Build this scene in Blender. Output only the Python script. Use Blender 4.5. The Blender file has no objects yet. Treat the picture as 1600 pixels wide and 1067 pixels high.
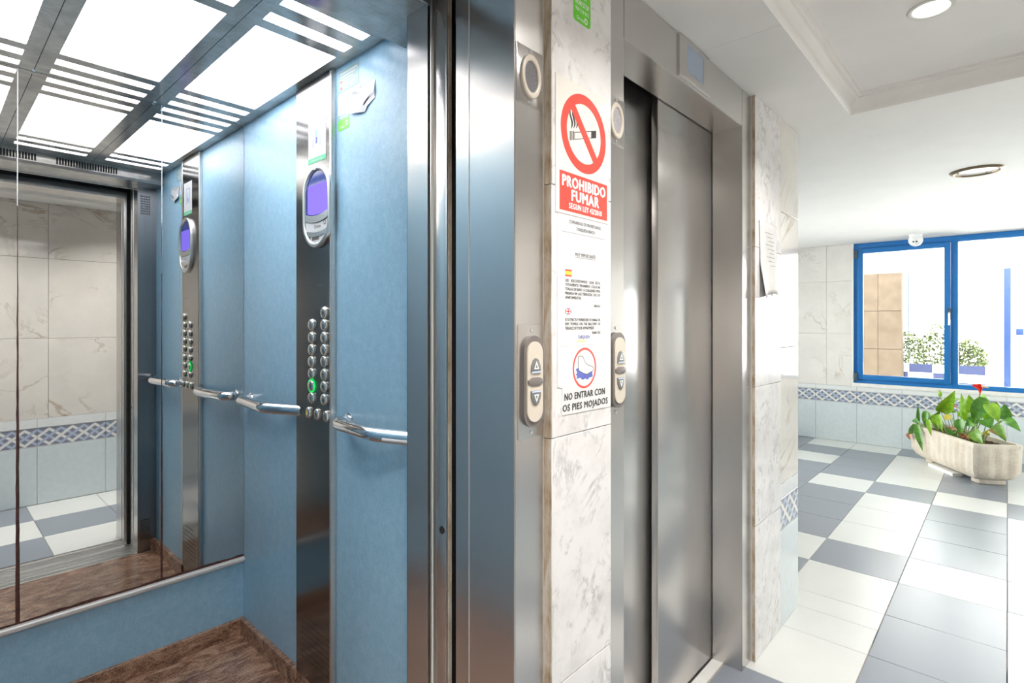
import bpy, bmesh, math, random
from mathutils import Vector, Matrix
random.seed(7)
C = bpy.context.scene.collection
SC = bpy.context.scene
PI = math.pi
R = math.radians

# ------------------------------------------------------------------ camera
cam_d = bpy.data.cameras.new('camera')
cam = bpy.data.objects.new('camera', cam_d); C.objects.link(cam)
cam.location = (0, 0, 1.35)
cam.rotation_euler = (R(90), 0, R(42.6771 - 90))
cam_d.sensor_width = 36
cam_d.lens = 846.36 * 36 / 1600
cam_d.shift_x = 0.00365
cam_d.shift_y = -0.01703
cam_d.clip_start = 0.02
SC.camera = cam

# ------------------------------------------------------------------ world, lights, exposure
W = bpy.data.worlds.new('world'); SC.world = W; W.use_nodes = True
nt = W.node_tree; nt.nodes.clear()
wo = nt.nodes.new('ShaderNodeOutputWorld'); bg = nt.nodes.new('ShaderNodeBackground')
bg.inputs['Color'].default_value = (1.0, 0.99, 0.965, 1); bg.inputs['Strength'].default_value = 8.0
nt.links.new(bg.outputs[0], wo.inputs[0])
SC.view_settings.view_transform = 'Standard'
SC.view_settings.look = 'None'
SC.view_settings.gamma = 1.0
SC.view_settings.use_curve_mapping = False
SC.view_settings.exposure = 0.2
cy = SC.cycles
cy.max_bounces = 12; cy.diffuse_bounces = 6; cy.glossy_bounces = 8; cy.transparent_max_bounces = 12
cy.caustics_reflective = False; cy.caustics_refractive = False
cy.sample_clamp_indirect = 6.0
cy.use_denoising = True

CAB_LAMP = 6.6        # emission of the lift's ceiling diffusers
DOWN_W = 11.0          # watts of each recessed downlight
SUN_W = 18.0

sun_d = bpy.data.lights.new('sun', 'SUN'); sun_d.energy = SUN_W; sun_d.angle = R(1)
sun = bpy.data.objects.new('sun', sun_d); C.objects.link(sun); sun.rotation_euler = (0, R(-27), 0)

def portal(loc, rot, sx, sy):
    d = bpy.data.lights.new('window_portal', 'AREA'); d.shape = 'RECTANGLE'; d.size = sx; d.size_y = sy
    d.cycles.is_portal = True
    o = bpy.data.objects.new('window_portal', d); C.objects.link(o); o.location = loc; o.rotation_euler = rot

# ------------------------------------------------------------------ materials
def mat(name):
    m = bpy.data.materials.new(name); m.use_nodes = True
    n = m.node_tree; n.nodes.clear()
    out = n.nodes.new('ShaderNodeOutputMaterial')
    return m, n, out
def N(n, t, **kw):
    x = n.nodes.new(t)
    for k, v in kw.items(): setattr(x, k, v)
    return x
def pbsdf(n, out, col, rough, metal=0.0, spec=0.5):
    b = N(n, 'ShaderNodeBsdfPrincipled')
    b.inputs['Base Color'].default_value = (*col, 1); b.inputs['Roughness'].default_value = rough
    b.inputs['Metallic'].default_value = metal; b.inputs['Specular IOR Level'].default_value = spec
    n.links.new(b.outputs[0], out.inputs[0]); return b
def coords(n, scale=(1, 1, 1), rot=(0, 0, 0), rnd=0.0):
    tc = N(n, 'ShaderNodeTexCoord'); mp = N(n, 'ShaderNodeMapping')
    mp.inputs['Scale'].default_value = scale; mp.inputs['Rotation'].default_value = rot
    if rnd:
        oi = N(n, 'ShaderNodeObjectInfo'); ml = N(n, 'ShaderNodeMath', operation='MULTIPLY'); ml.inputs[1].default_value = rnd
        n.links.new(oi.outputs['Random'], ml.inputs[0])
        ad = N(n, 'ShaderNodeVectorMath', operation='ADD')
        n.links.new(tc.outputs['Object'], ad.inputs[0]); n.links.new(ml.outputs[0], ad.inputs[1])
        n.links.new(ad.outputs[0], mp.inputs[0])
    else:
        n.links.new(tc.outputs['Object'], mp.inputs[0])
    return mp.outputs[0]
def noise(n, vec, scale, detail=4, rough=0.55, dist=0.0):
    x = N(n, 'ShaderNodeTexNoise'); x.inputs['Scale'].default_value = scale; x.inputs['Detail'].default_value = detail
    x.inputs['Roughness'].default_value = rough; x.inputs['Distortion'].default_value = dist
    n.links.new(vec, x.inputs['Vector']); return x.outputs['Fac']
def ramp(n, fac, stops):
    r = N(n, 'ShaderNodeValToRGB'); e = r.color_ramp.elements
    while len(e) < len(stops): e.new(0.5)
    for i, (p, c) in enumerate(stops):
        e[i].position = p; e[i].color = (*c, 1) if len(c) == 3 else c
    n.links.new(fac, r.inputs[0]); return r.outputs[0]
def bump(n, b, fac, strength, dist=0.002):
    x = N(n, 'ShaderNodeBump'); x.inputs['Strength'].default_value = strength; x.inputs['Distance'].default_value = dist
    n.links.new(fac, x.inputs['Height']); n.links.new(x.outputs[0], b.inputs['Normal'])

def plain(name, col, rough=0.5, metal=0.0, var=0.04, scale=30, spec=0.5, bmp=0.0):
    m, n, out = mat(name); b = pbsdf(n, out, col, rough, metal, spec)
    f = noise(n, coords(n), scale, 5)
    lo = tuple(max(0, c * (1 - var)) for c in col); hi = tuple(min(1, c * (1 + var)) for c in col)
    n.links.new(ramp(n, f, [(0.3, lo), (0.7, hi)]), b.inputs['Base Color'])
    if bmp: bump(n, b, f, bmp)
    return m
def emit(name, col, strength):
    m, n, out = mat(name); e = N(n, 'ShaderNodeEmission')
    e.inputs[0].default_value = (*col, 1); e.inputs[1].default_value = strength
    n.links.new(e.outputs[0], out.inputs[0]); return m
def steel(name, col, rough, aniso=0.0, var=0.06, grain=(60, 60, 0.6), blot=0.0, metal=1.0):
    m, n, out = mat(name); b = pbsdf(n, out, col, rough, metal)
    f = noise(n, coords(n, grain), 4, 3)
    lo = tuple(c * (1 - var) for c in col); hi = tuple(min(1, c * (1 + var)) for c in col)
    colr = ramp(n, f, [(0.3, lo), (0.7, hi)])
    if blot:
        g = noise(n, coords(n), 9, 8, 0.7, 0.6)
        mx = N(n, 'ShaderNodeMix', data_type='RGBA', blend_type='MULTIPLY'); mx.inputs[0].default_value = 1
        n.links.new(colr, mx.inputs[6]); n.links.new(ramp(n, g, [(0.35, (1 - blot,) * 3), (0.62, (1, 1, 1))]), mx.inputs[7])
        colr = mx.outputs[2]
    n.links.new(colr, b.inputs['Base Color'])
    rr = N(n, 'ShaderNodeMapRange'); rr.inputs[3].default_value = rough * 0.96; rr.inputs[4].default_value = rough * 1.05
    n.links.new(f, rr.inputs[0]); n.links.new(rr.outputs[0], b.inputs['Roughness'])
    if aniso:
        b.inputs['Anisotropic'].default_value = aniso
        g = N(n, 'ShaderNodeNewGeometry'); x = N(n, 'ShaderNodeVectorMath', operation='CROSS_PRODUCT')
        x.inputs[1].default_value = (0.02, 0.0, 1.0)
        n.links.new(g.outputs['True Normal'], x.inputs[0]); n.links.new(x.outputs[0], b.inputs['Tangent'])
    return m

M = {}
M['steel'] = steel('brushed_steel', (0.62, 0.60, 0.585), 0.24, 0.72, 0.018, metal=0.95)
M['steel_dark'] = steel('dark_brushed_steel', (0.30, 0.30, 0.31), 0.26, 0.6)
M['steel_ceiling'] = steel('polished_ceiling_steel', (0.60, 0.57, 0.54), 0.17, 0.0, 0.08, (4, 60, 4), 0.32, metal=0.42)
M['steel_panel'] = steel('satin_panel_steel', (0.23, 0.225, 0.22), 0.17, 0.5)
M['satin'] = steel('satin_steel_bezel', (0.72, 0.71, 0.69), 0.3)
M['chrome'] = steel('chrome', (0.80, 0.80, 0.82), 0.06)
M['button'] = steel('button_steel', (0.66, 0.63, 0.58), 0.22)
M['alu'] = steel('aluminium_sill', (0.7, 0.69, 0.67), 0.35, 0.0, 0.1, (0.6, 60, 60))
M['mirror'] = steel('mirror_glass', (0.66, 0.675, 0.67), 0.0, 0, 0.0)
M['mirror'].node_tree.nodes['Principled BSDF'].inputs['Roughness'].default_value = 0.0
for l in list(M['mirror'].node_tree.links):
    if l.to_socket.name == 'Roughness': M['mirror'].node_tree.links.remove(l)
M['corrosion'] = plain('mirror_edge_corrosion', (0.085, 0.03, 0.022), 0.6, 0, 0.5, 60)
M['pale_line'] = plain('mirror_edge_bright', (0.75, 0.74, 0.73), 0.3, 0, 0.1, 60)
M['black'] = plain('matt_black', (0.012, 0.012, 0.012), 0.7, 0, 0.2)
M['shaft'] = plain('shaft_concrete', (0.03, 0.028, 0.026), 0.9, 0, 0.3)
M['rubber'] = plain('dark_rubber', (0.05, 0.045, 0.04), 0.5)
M['brown_steel'] = steel('worn_brown_steel', (0.42, 0.37, 0.31), 0.35, 0.5, 0.2)
M['white_ceiling'] = plain('white_ceiling_paint', (0.80, 0.79, 0.775), 0.6, 0, 0.02, 6)
M['white_trim'] = plain('white_plaster_moulding', (0.80, 0.785, 0.765), 0.55, 0, 0.02, 6)
M['white_paint'] = plain('white_paint', (0.78, 0.77, 0.75), 0.6, 0, 0.02, 6)
M['paper'] = plain('white_paper', (0.66, 0.66, 0.665), 0.5, 0, 0.02, 40)
M['paper_grey'] = plain('grey_paper', (0.62, 0.61, 0.60), 0.6, 0, 0.05, 30)
M['cream_sign'] = plain('cream_sign_plastic', (0.72, 0.69, 0.64), 0.12, 0, 0.02, 10)
M['white_sign'] = plain('white_sign_plastic', (0.70, 0.70, 0.705), 0.3, 0, 0.02, 10)
M['red'] = plain('red_print', (0.80, 0.075, 0.055), 0.3, 0, 0.03)
M['ink'] = plain('black_print', (0.045, 0.042, 0.04), 0.5, 0, 0.05)
M['ink_grey'] = plain('grey_print', (0.14, 0.135, 0.14), 0.6, 0, 0.05)
M['white_print'] = plain('white_print', (0.85, 0.85, 0.84), 0.4, 0, 0.02)
M['yellow'] = plain('yellow_print', (0.85, 0.62, 0.05), 0.4, 0, 0.03)
M['pale_yellow'] = plain('pale_yellow_print', (0.78, 0.62, 0.32), 0.5, 0, 0.03)
M['pale_blue_print'] = plain('pale_blue_print', (0.5, 0.6, 0.8), 0.5, 0, 0.03)
M['blue_print'] = plain('blue_print', (0.10, 0.13, 0.48), 0.5, 0, 0.1)
M['green'] = plain('lime_green_print', (0.13, 0.62, 0.02), 0.35, 0, 0.03)
M['mint'] = plain('mint_green_print', (0.12, 0.55, 0.30), 0.4, 0, 0.03)
M['teal'] = plain('teal_print', (0.15, 0.55, 0.5), 0.4, 0, 0.03)
M['pale_green'] = plain('pale_green_print', (0.28, 0.43, 0.41), 0.4, 0, 0.06)
M['lilac_grey'] = plain('lilac_grey_print', (0.42, 0.42, 0.55), 0.4, 0, 0.06)
M['blue_frame'] = plain('blue_window_paint', (0.012, 0.16, 0.46), 0.35, 0, 0.05)
M['hinge'] = plain('grey_hinge_metal', (0.10, 0.12, 0.15), 0.4, 0.6)
M['cream_plastic'] = plain('cream_plastic', (0.60, 0.54, 0.46), 0.3, 0, 0.02)
M['warm_grey'] = plain('warm_grey_plastic', (0.17, 0.15, 0.14), 0.35, 0, 0.04)
M['button_grey'] = plain('grey_button_plastic', (0.16, 0.165, 0.16), 0.3, 0, 0.05)
M['mesh_grey'] = plain('speaker_mesh_grey', (0.13, 0.125, 0.13), 0.55, 0.2, 0.35, 400)
M['mesh_light'] = plain('speaker_mesh_light_grey', (0.42, 0.41, 0.43), 0.5, 0.2, 0.3, 300)
M['lcd_off'] = plain('unlit_screen', (0.33, 0.40, 0.52), 0.18, 0, 0.02)
M['lcd_on'] = emit('lit_violet_screen', (0.28, 0.20, 1.0), 1.15)
M['lcd_rim'] = plain('deep_blue_screen_glass', (0.03, 0.06, 0.30), 0.08, 0, 0.1)
M['green_light'] = emit('green_button_light', (0.03, 0.75, 0.16), 0.9)
M['bronze'] = plain('bronze_lamp_rim', (0.20, 0.145, 0.085), 0.3, 0.8, 0.1)
M['brass'] = plain('brass_rim', (0.62, 0.52, 0.30), 0.3, 0.7, 0.1)
M['lamp_white'] = plain('white_lamp_reflector', (0.72, 0.72, 0.69), 0.25, 0, 0.02)
M['lamp_on'] = emit('lit_downlight', (1.0, 0.93, 0.84), 14.0)
M['soil'] = plain('dark_soil', (0.09, 0.05, 0.03), 0.95, 0, 0.5, 60, 0.2, 0.8)
M['dry'] = plain('dry_leaf', (0.33, 0.13, 0.05), 0.7, 0, 0.3, 40)
M['stem'] = plain('green_stem', (0.16, 0.26, 0.06), 0.5, 0, 0.2)
M['flower'] = plain('red_waxy_spathe', (0.90, 0.06, 0.035), 0.3, 0, 0.1, 20)
M['spadix'] = plain('yellow_spadix', (0.80, 0.42, 0.20), 0.6, 0, 0.1)
M['white_wall_out'] = plain('white_render', (0.85, 0.85, 0.85), 0.8, 0, 0.02)
M['blue_post'] = plain('bright_blue_paint', (0.002, 0.024, 0.10), 0.5, 0, 0.1)
M['pav'] = plain('pale_paving', (0.6, 0.58, 0.55), 0.8, 0, 0.1)
M['out_white'] = plain('white_outdoor_tile', (0.8, 0.8, 0.8), 0.4)
M['out_blue'] = plain('blue_outdoor_tile', (0.035, 0.045, 0.11), 0.4)
M['pale_tile'] = plain('pale_blue_glazed_tile', (0.60, 0.665, 0.69), 0.10, 0, 0.04, 25)
M['trim_tile'] = plain('white_glazed_trim_tile', (0.72, 0.74, 0.745), 0.12, 0, 0.04, 40)
M['grout'] = plain('pale_grout', (0.62, 0.61, 0.58), 0.8, 0, 0.06)
M['floor_grout'] = plain('floor_grout', (0.33, 0.30, 0.26), 0.8, 0, 0.15)
M['sill_stone'] = plain('white_sill_stone', (0.76, 0.75, 0.72), 0.3, 0, 0.05, 20)
M['dome'] = plain('white_camera_plastic', (0.82, 0.82, 0.82), 0.3, 0, 0.01)

def glass_pane():
    m, n, out = mat('window_glass')
    t = N(n, 'ShaderNodeBsdfTransparent'); g = N(n, 'ShaderNodeBsdfGlossy'); g.inputs['Roughness'].default_value = 0.0
    t.inputs[0].default_value = (0.96, 0.98, 0.97, 1)
    fr = N(n, 'ShaderNodeFresnel'); fr.inputs[0].default_value = 1.45
    mx = N(n, 'ShaderNodeMixShader')
    n.links.new(fr.outputs[0], mx.inputs[0]); n.links.new(t.outputs[0], mx.inputs[1]); n.links.new(g.outputs[0], mx.inputs[2])
    n.links.new(mx.outputs[0], out.inputs[0]); return m
M['glass'] = glass_pane()

def floor_tile(name, col):
    m, n, out = mat(name); b = pbsdf(n, out, col, 0.28)
    f = noise(n, coords(n, rnd=20), 220, 2, 0.7); g = noise(n, coords(n, rnd=20), 5, 4)
    mx = N(n, 'ShaderNodeMath', operation='MULTIPLY_ADD'); mx.inputs[1].default_value = 0.4
    n.links.new(f, mx.inputs[0])
    h = N(n, 'ShaderNodeMath', operation='MULTIPLY'); h.inputs[1].default_value = 0.6
    n.links.new(g, h.inputs[0]); n.links.new(h.outputs[0], mx.inputs[2])
    n.links.new(ramp(n, mx.outputs[0], [(0.25, tuple(c * 0.95 for c in col)), (0.75, tuple(min(1, c * 1.04) for c in col))]), b.inputs['Base Color'])
    return m
M['tile_white'] = floor_tile('white_floor_tile', (0.66, 0.67, 0.65))
M['tile_grey'] = floor_tile('blue_grey_floor_tile', (0.235, 0.26, 0.30))

def marble(name, base, vein, scale, dens, rot, rough, fine):
    m, n, out = mat(name); b = pbsdf(n, out, base, rough)
    v = coords(n, (1, 1, 1), rot, 13.0)
    mp = N(n, 'ShaderNodeMapping'); mp.inputs['Scale'].default_value = (1.0, 1.0, 0.32)
    n.links.new(v, mp.inputs[0])
    f = noise(n, mp.outputs[0], scale, 7, 0.6, 0.9)
    d = N(n, 'ShaderNodeMath', operation='SUBTRACT'); d.inputs[1].default_value = 0.5; n.links.new(f, d.inputs[0])
    a = N(n, 'ShaderNodeMath', operation='ABSOLUTE'); n.links.new(d.outputs[0], a.inputs[0])
    ve = ramp(n, a.outputs[0], [(0.0, (1, 1, 1)), (dens, (0, 0, 0))])
    msk = ramp(n, noise(n, v, scale * 0.9, 2), [(0.46, (0, 0, 0)), (0.68, (1, 1, 1))])
    ml = N(n, 'ShaderNodeMath', operation='MULTIPLY'); n.links.new(ve, ml.inputs[0]); n.links.new(msk, ml.inputs[1])
    cl = noise(n, v, fine, 6, 0.65)
    bc = ramp(n, cl, [(0.3, tuple(c * 0.90 for c in base)), (0.65, base)])
    mx = N(n, 'ShaderNodeMix', data_type='RGBA'); n.links.new(ml.outputs[0], mx.inputs[0]); n.links.new(bc, mx.inputs[6])
    mx.inputs[7].default_value = (*vein, 1); n.links.new(mx.outputs[2], b.inputs['Base Color'])
    return m
def carrara():
    m, n, out = mat('white_grey_marble'); b = pbsdf(n, out, (.8, .78, .77), 0.14)
    v = coords(n, (1, 1, 1), (0, R(-30), 0), 11.0)
    mp = N(n, 'ShaderNodeMapping'); mp.inputs['Scale'].default_value = (1.0, 1.0, 0.6); n.links.new(v, mp.inputs[0]); w = mp.outputs[0]
    def vein(scale, width, lo, hi, dist):
        f = noise(n, w, scale, 9, 0.62, dist)
        d = N(n, 'ShaderNodeMath', operation='SUBTRACT'); d.inputs[1].default_value = 0.5; n.links.new(f, d.inputs[0])
        a = N(n, 'ShaderNodeMath', operation='ABSOLUTE'); n.links.new(d.outputs[0], a.inputs[0])
        line = ramp(n, a.outputs[0], [(0.0, (1, 1, 1)), (width, (0, 0, 0))])
        msk = ramp(n, noise(n, v, scale * 1.3, 5, 0.6), [(lo, (0, 0, 0)), (hi, (1, 1, 1))])
        k = N(n, 'ShaderNodeMath', operation='MULTIPLY'); n.links.new(line, k.inputs[0]); n.links.new(msk, k.inputs[1]); return k.outputs[0]
    a = vein(7, .028, .47, .62, 1.1); c = vein(15, .05, .52, .66, .6)
    mx = N(n, 'ShaderNodeMath', operation='MAXIMUM'); n.links.new(a, mx.inputs[0]); n.links.new(c, mx.inputs[1])
    k = N(n, 'ShaderNodeMath', operation='MULTIPLY'); k.inputs[1].default_value = .75; n.links.new(mx.outputs[0], k.inputs[0])
    bc = ramp(n, noise(n, v, 10, 7, .65), [(.32, (.63, .615, .61)), (.55, (.735, .72, .715))])
    q = N(n, 'ShaderNodeMix', data_type='RGBA'); n.links.new(k.outputs[0], q.inputs[0]); n.links.new(bc, q.inputs[6]); q.inputs[7].default_value = (.36, .355, .365, 1)
    n.links.new(q.outputs[2], b.inputs['Base Color']); return m
M['marble'] = carrara()
M['marble_tile'] = marble('cream_marble_tile', (0.74, 0.705, 0.655), (0.40, 0.31, 0.22), 2.6, 0.020, (0, R(-42), 0), 0.07, 4)
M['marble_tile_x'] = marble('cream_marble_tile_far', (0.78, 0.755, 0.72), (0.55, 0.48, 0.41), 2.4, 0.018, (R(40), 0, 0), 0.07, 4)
M['marble_tile_m'] = marble('cream_marble_tile_opposite', (0.74, 0.705, 0.655), (0.40, 0.31, 0.22), 2.6, 0.020, (0, R(42), 0), 0.07, 4)

def rough_edge():
    m, n, out = mat('rough_slab_edge'); b = pbsdf(n, out, (0.5, 0.4, 0.3), 0.85)
    f = noise(n, coords(n, (1, 1, 0.25)), 38, 8, 0.7)
    n.links.new(ramp(n, f, [(0.3, (0.30, 0.20, 0.12)), (0.45, (0.52, 0.42, 0.31)), (0.6, (0.70, 0.63, 0.55)), (0.8, (0.55, 0.40, 0.23))]), b.inputs['Base Color'])
    bump(n, b, f, 0.8); return m
M['edge'] = rough_edge()

def blue_laminate():
    m, n, out = mat('speckled_blue_laminate'); b = pbsdf(n, out, (0.3, 0.5, 0.66), 0.33)
    f = noise(n, coords(n), 260, 3, 0.7); g = noise(n, coords(n), 45, 4)
    ad = N(n, 'ShaderNodeMath', operation='MULTIPLY_ADD'); ad.inputs[1].default_value = 0.35; n.links.new(g, ad.inputs[0])
    ml = N(n, 'ShaderNodeMath', operation='MULTIPLY'); ml.inputs[1].default_value = 0.65; n.links.new(f, ml.inputs[0]); n.links.new(ml.outputs[0], ad.inputs[2])
    n.links.new(ramp(n, ad.outputs[0], [(0.33, (0.275, 0.485, 0.65)), (0.5, (0.335, 0.565, 0.735)), (0.68, (0.43, 0.66, 0.81))]), b.inputs['Base Color'])
    return m
M['blue'] = blue_laminate()

def granite():
    m, n, out = mat('brown_granite'); b = pbsdf(n, out, (0.2, 0.1, 0.06), 0.16)
    v = coords(n, (4.5, 11, 11), (0, 0, R(-14)))
    f = noise(n, v, 2.0, 10, 0.78, 0.9); g = noise(n, coords(n), 190, 2)
    ad = N(n, 'ShaderNodeMath', operation='MULTIPLY_ADD'); ad.inputs[1].default_value = 0.28; n.links.new(g, ad.inputs[0])
    ml = N(n, 'ShaderNodeMath', operation='MULTIPLY'); ml.inputs[1].default_value = 0.72; n.links.new(f, ml.inputs[0]); n.links.new(ml.outputs[0], ad.inputs[2])
    n.links.new(ramp(n, ad.outputs[0], [(0.36, (0.04, 0.026, 0.022)), (0.44, (0.19, 0.10, 0.07)), (0.52, (0.40, 0.225, 0.145)), (0.63, (0.62, 0.43, 0.30))]), b.inputs['Base Color'])
    return m
M['granite'] = granite()

def frieze_mat():
    m, n, out = mat('woven_diamond_frieze'); b = pbsdf(n, out, (0.5, 0.5, 0.5), 0.12)
    tc = N(n, 'ShaderNodeTexCoord'); sx = N(n, 'ShaderNodeSeparateXYZ'); n.links.new(tc.outputs['Object'], sx.inputs[0])
    def mth(op, a, bb=None):
        x = N(n, 'ShaderNodeMath', operation=op)
        for i, q in enumerate((a, bb)):
            if q is None: continue
            if isinstance(q, (int, float)): x.inputs[i].default_value = q
            else: n.links.new(q, x.inputs[i])
        return x.outputs[0]
    u = mth('DIVIDE', sx.outputs[0], 0.1395); v = mth('DIVIDE', sx.outputs[1], 0.0692)
    def tri(q):
        fr = mth('FRACT', q); return mth('SUBTRACT', mth('MULTIPLY', mth('ABSOLUTE', mth('SUBTRACT', mth('MULTIPLY', fr, 2), 1)), 2), 1)
    av = mth('ABSOLUTE', v)
    up = mth('MULTIPLY', mth('ADD', mth('MULTIPLY', tri(u), 1), 1), 0.41)
    dn = mth('SUBTRACT', 0.82, up)
    wh = mth('LESS_THAN', mth('ABSOLUTE', mth('SUBTRACT', av, up)), 0.17)
    bl = mth('LESS_THAN', mth('ABSOLUTE', mth('SUBTRACT', av, dn)), 0.155)
    edge = mth('GREATER_THAN', av, 0.95)
    over = mth('GREATER_THAN', mth('MULTIPLY', v, mth('SUBTRACT', mth('FRACT', u), 0.5)), 0.0)
    def mix(fac, a, c):
        x = N(n, 'ShaderNodeMix', data_type='RGBA'); n.links.new(fac, x.inputs[0])
        if isinstance(a, tuple): x.inputs[6].default_value = (*a, 1)
        else: n.links.new(a, x.inputs[6])
        x.inputs[7].default_value = (*c, 1); return x.outputs[2]
    f = noise(n, tc.outputs['Object'], 160, 4)
    cur = ramp(n, f, [(0.35, (0.185, 0.20, 0.27)), (0.65, (0.25, 0.265, 0.335))])
    cur = mix(bl, cur, (0.40, 0.465, 0.58)); cur = mix(wh, cur, (0.72, 0.72, 0.69))
    cur = mix(mth('MULTIPLY', bl, over), cur, (0.40, 0.465, 0.58)); cur = mix(edge, cur, (0.70, 0.71, 0.70))
    n.links.new(cur, b.inputs['Base Color']); return m
M['frieze'] = frieze_mat()

def tan_stone():
    m, n, out = mat('tan_stone_tile'); b = pbsdf(n, out, (0.6, 0.42, 0.3), 0.8)
    f = noise(n, coords(n, rnd=9), 9, 7, 0.65)
    n.links.new(ramp(n, f, [(0.3, (0.085, 0.058, 0.036)), (0.7, (0.125, 0.092, 0.062))]), b.inputs['Base Color']); return m
M['tan'] = tan_stone()

def planter_stone():
    m, n, out = mat('cast_stone'); b = pbsdf(n, out, (0.6, 0.54, 0.46), 0.85)
    f = noise(n, coords(n), 90, 6, 0.7); g = noise(n, coords(n), 7, 4)
    ad = N(n, 'ShaderNodeMath', operation='MULTIPLY_ADD'); ad.inputs[1].default_value = 0.5; n.links.new(f, ad.inputs[0])
    ml = N(n, 'ShaderNodeMath', operation='MULTIPLY'); ml.inputs[1].default_value = 0.5; n.links.new(g, ml.inputs[0]); n.links.new(ml.outputs[0], ad.inputs[2])
    n.links.new(ramp(n, ad.outputs[0], [(0.3, (0.46, 0.38, 0.29)), (0.55, (0.64, 0.575, 0.49)), (0.75, (0.72, 0.66, 0.58))]), b.inputs['Base Color'])
    bump(n, b, f, 0.5, 0.004); return m
M['stone'] = planter_stone()

def leaf_mat(name, a, c, tip):
    m, n, out = mat(name); b = pbsdf(n, out, a, 0.28)
    f = noise(n, coords(n, rnd=7), 28, 5)
    n.links.new(ramp(n, f, [(0.32, a), (0.6, c), (0.8, tip)]), b.inputs['Base Color'])
    b.inputs['Subsurface Weight'].default_value = 0.0
    return m
LEAF = [leaf_mat('bright_green_leaf', (0.16, 0.36, 0.015), (0.28, 0.52, 0.03), (0.36, 0.58, 0.05)),
        leaf_mat('dark_green_leaf', (0.05, 0.19, 0.02), (0.11, 0.30, 0.03), (0.18, 0.38, 0.04)),
        leaf_mat('yellow_edged_leaf', (0.08, 0.22, 0.02), (0.16, 0.30, 0.03), (0.55, 0.45, 0.05)),
        leaf_mat('brown_leaf', (0.35, 0.12, 0.05), (0.42, 0.18, 0.09), (0.5, 0.28, 0.14)),
        leaf_mat('yellow_leaf', (0.50, 0.42, 0.04), (0.62, 0.48, 0.05), (0.60, 0.38, 0.08)),
        leaf_mat('reddish_bud', (0.35, 0.07, 0.04), (0.42, 0.10, 0.05), (0.5, 0.2, 0.08))]
M['bush'] = leaf_mat('sunlit_bush_leaf', (0.035, 0.06, 0.01), (0.075, 0.10, 0.02), (0.22, 0.21, 0.06))

# ------------------------------------------------------------------ builders
def link(name, me, m, parent=None):
    o = bpy.data.objects.new(name, me); C.objects.link(o)
    if m is not None: me.materials.append(m)
    if parent is not None: o.parent = parent
    return o
def obj(name, bm, m, parent=None, smooth=False):
    me = bpy.data.meshes.new(name)
    bmesh.ops.recalc_face_normals(bm, faces=bm.faces)
    if parent is not None and parent.type == 'EMPTY' and 'world' in parent.keys():
        pass
    bm.to_mesh(me); bm.free()
    if smooth:
        for p in me.polygons: p.use_smooth = True
        try: me.set_sharp_from_angle(angle=R(38))
        except Exception: pass
    return link(name, me, m, parent)
def tag(o, label=None, cat=None, group=None, kind=None):
    if label: o['label'] = label
    if cat: o['category'] = cat
    if group: o['group'] = group
    if kind: o['kind'] = kind
    return o
def thing(name, label, cat, loc=(0, 0, 0), rot=(0, 0, 0), group=None, kind=None):
    o = bpy.data.objects.new(name, None); C.objects.link(o); o.empty_display_size = 0.1
    o.location = loc; o.rotation_euler = rot
    return tag(o, label, cat, group, kind)
def put(bm, x0, x1, y0, y1, z0, z1):
    x0, x1 = sorted((x0, x1)); y0, y1 = sorted((y0, y1)); z0, z1 = sorted((z0, z1))
    v = [bm.verts.new(p) for p in ((x0, y0, z0), (x1, y0, z0), (x1, y1, z0), (x0, y1, z0), (x0, y0, z1), (x1, y0, z1), (x1, y1, z1), (x0, y1, z1))]
    for f in ((0, 3, 2, 1), (4, 5, 6, 7), (0, 1, 5, 4), (1, 2, 6, 5), (2, 3, 7, 6), (3, 0, 4, 7)): bm.faces.new([v[i] for i in f])
def bev(bm, w, seg=2):
    bmesh.ops.bevel(bm, geom=bm.edges[:], offset=w, segments=seg, affect='EDGES', profile=0.5, clamp_overlap=True)
def box(name, b, m, parent=None, bevel=0.0, seg=2):
    """axis aligned box, local origin at its centre"""
    x0, x1, y0, y1, z0, z1 = b
    c = Vector(((x0 + x1) / 2, (y0 + y1) / 2, (z0 + z1) / 2))
    bm = bmesh.new(); put(bm, x0 - c.x, x1 - c.x, y0 - c.y, y1 - c.y, z0 - c.z, z1 - c.z)
    if bevel: bev(bm, bevel, seg)
    o = obj(name, bm, m, parent, smooth=bool(bevel)); o.location = c
    return o
def plate(name, pts, z0, z1, m, parent=None, bevel=0.0, seg=2, smooth=True):
    """polygon in local xy extruded z0..z1"""
    bm = bmesh.new()
    lo = [bm.verts.new((p[0], p[1], z0)) for p in pts]; hi = [bm.verts.new((p[0], p[1], z1)) for p in pts]
    n = len(pts); bm.faces.new(lo[::-1]); top = bm.faces.new(hi)
    for i in range(n): bm.faces.new((lo[i], lo[(i + 1) % n], hi[(i + 1) % n], hi[i]))
    if bevel:
        bmesh.ops.bevel(bm, geom=list(top.edges), offset=bevel, segments=seg, affect='EDGES', profile=0.5, clamp_overlap=True)
    return obj(name, bm, m, parent, smooth)
def rect(x0, x1, y0, y1): return [(x0, y0), (x1, y0), (x1, y1), (x0, y1)]
def rrect(x0, x1, y0, y1, r, n=6):
    r = min(r, (x1 - x0) / 2, (y1 - y0) / 2); p = []
    for cx, cy, a in ((x1 - r, y1 - r, 0), (x0 + r, y1 - r, 90), (x0 + r, y0 + r, 180), (x1 - r, y0 + r, 270)):
        for i in range(n + 1):
            t = R(a + 90 * i / n); p.append((cx + r * math.cos(t), cy + r * math.sin(t)))
    return p
def ell(cx, cy, rx, ry, n=40): return [(cx + rx * math.cos(2 * PI * i / n), cy + ry * math.sin(2 * PI * i / n)) for i in range(n)]
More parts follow.
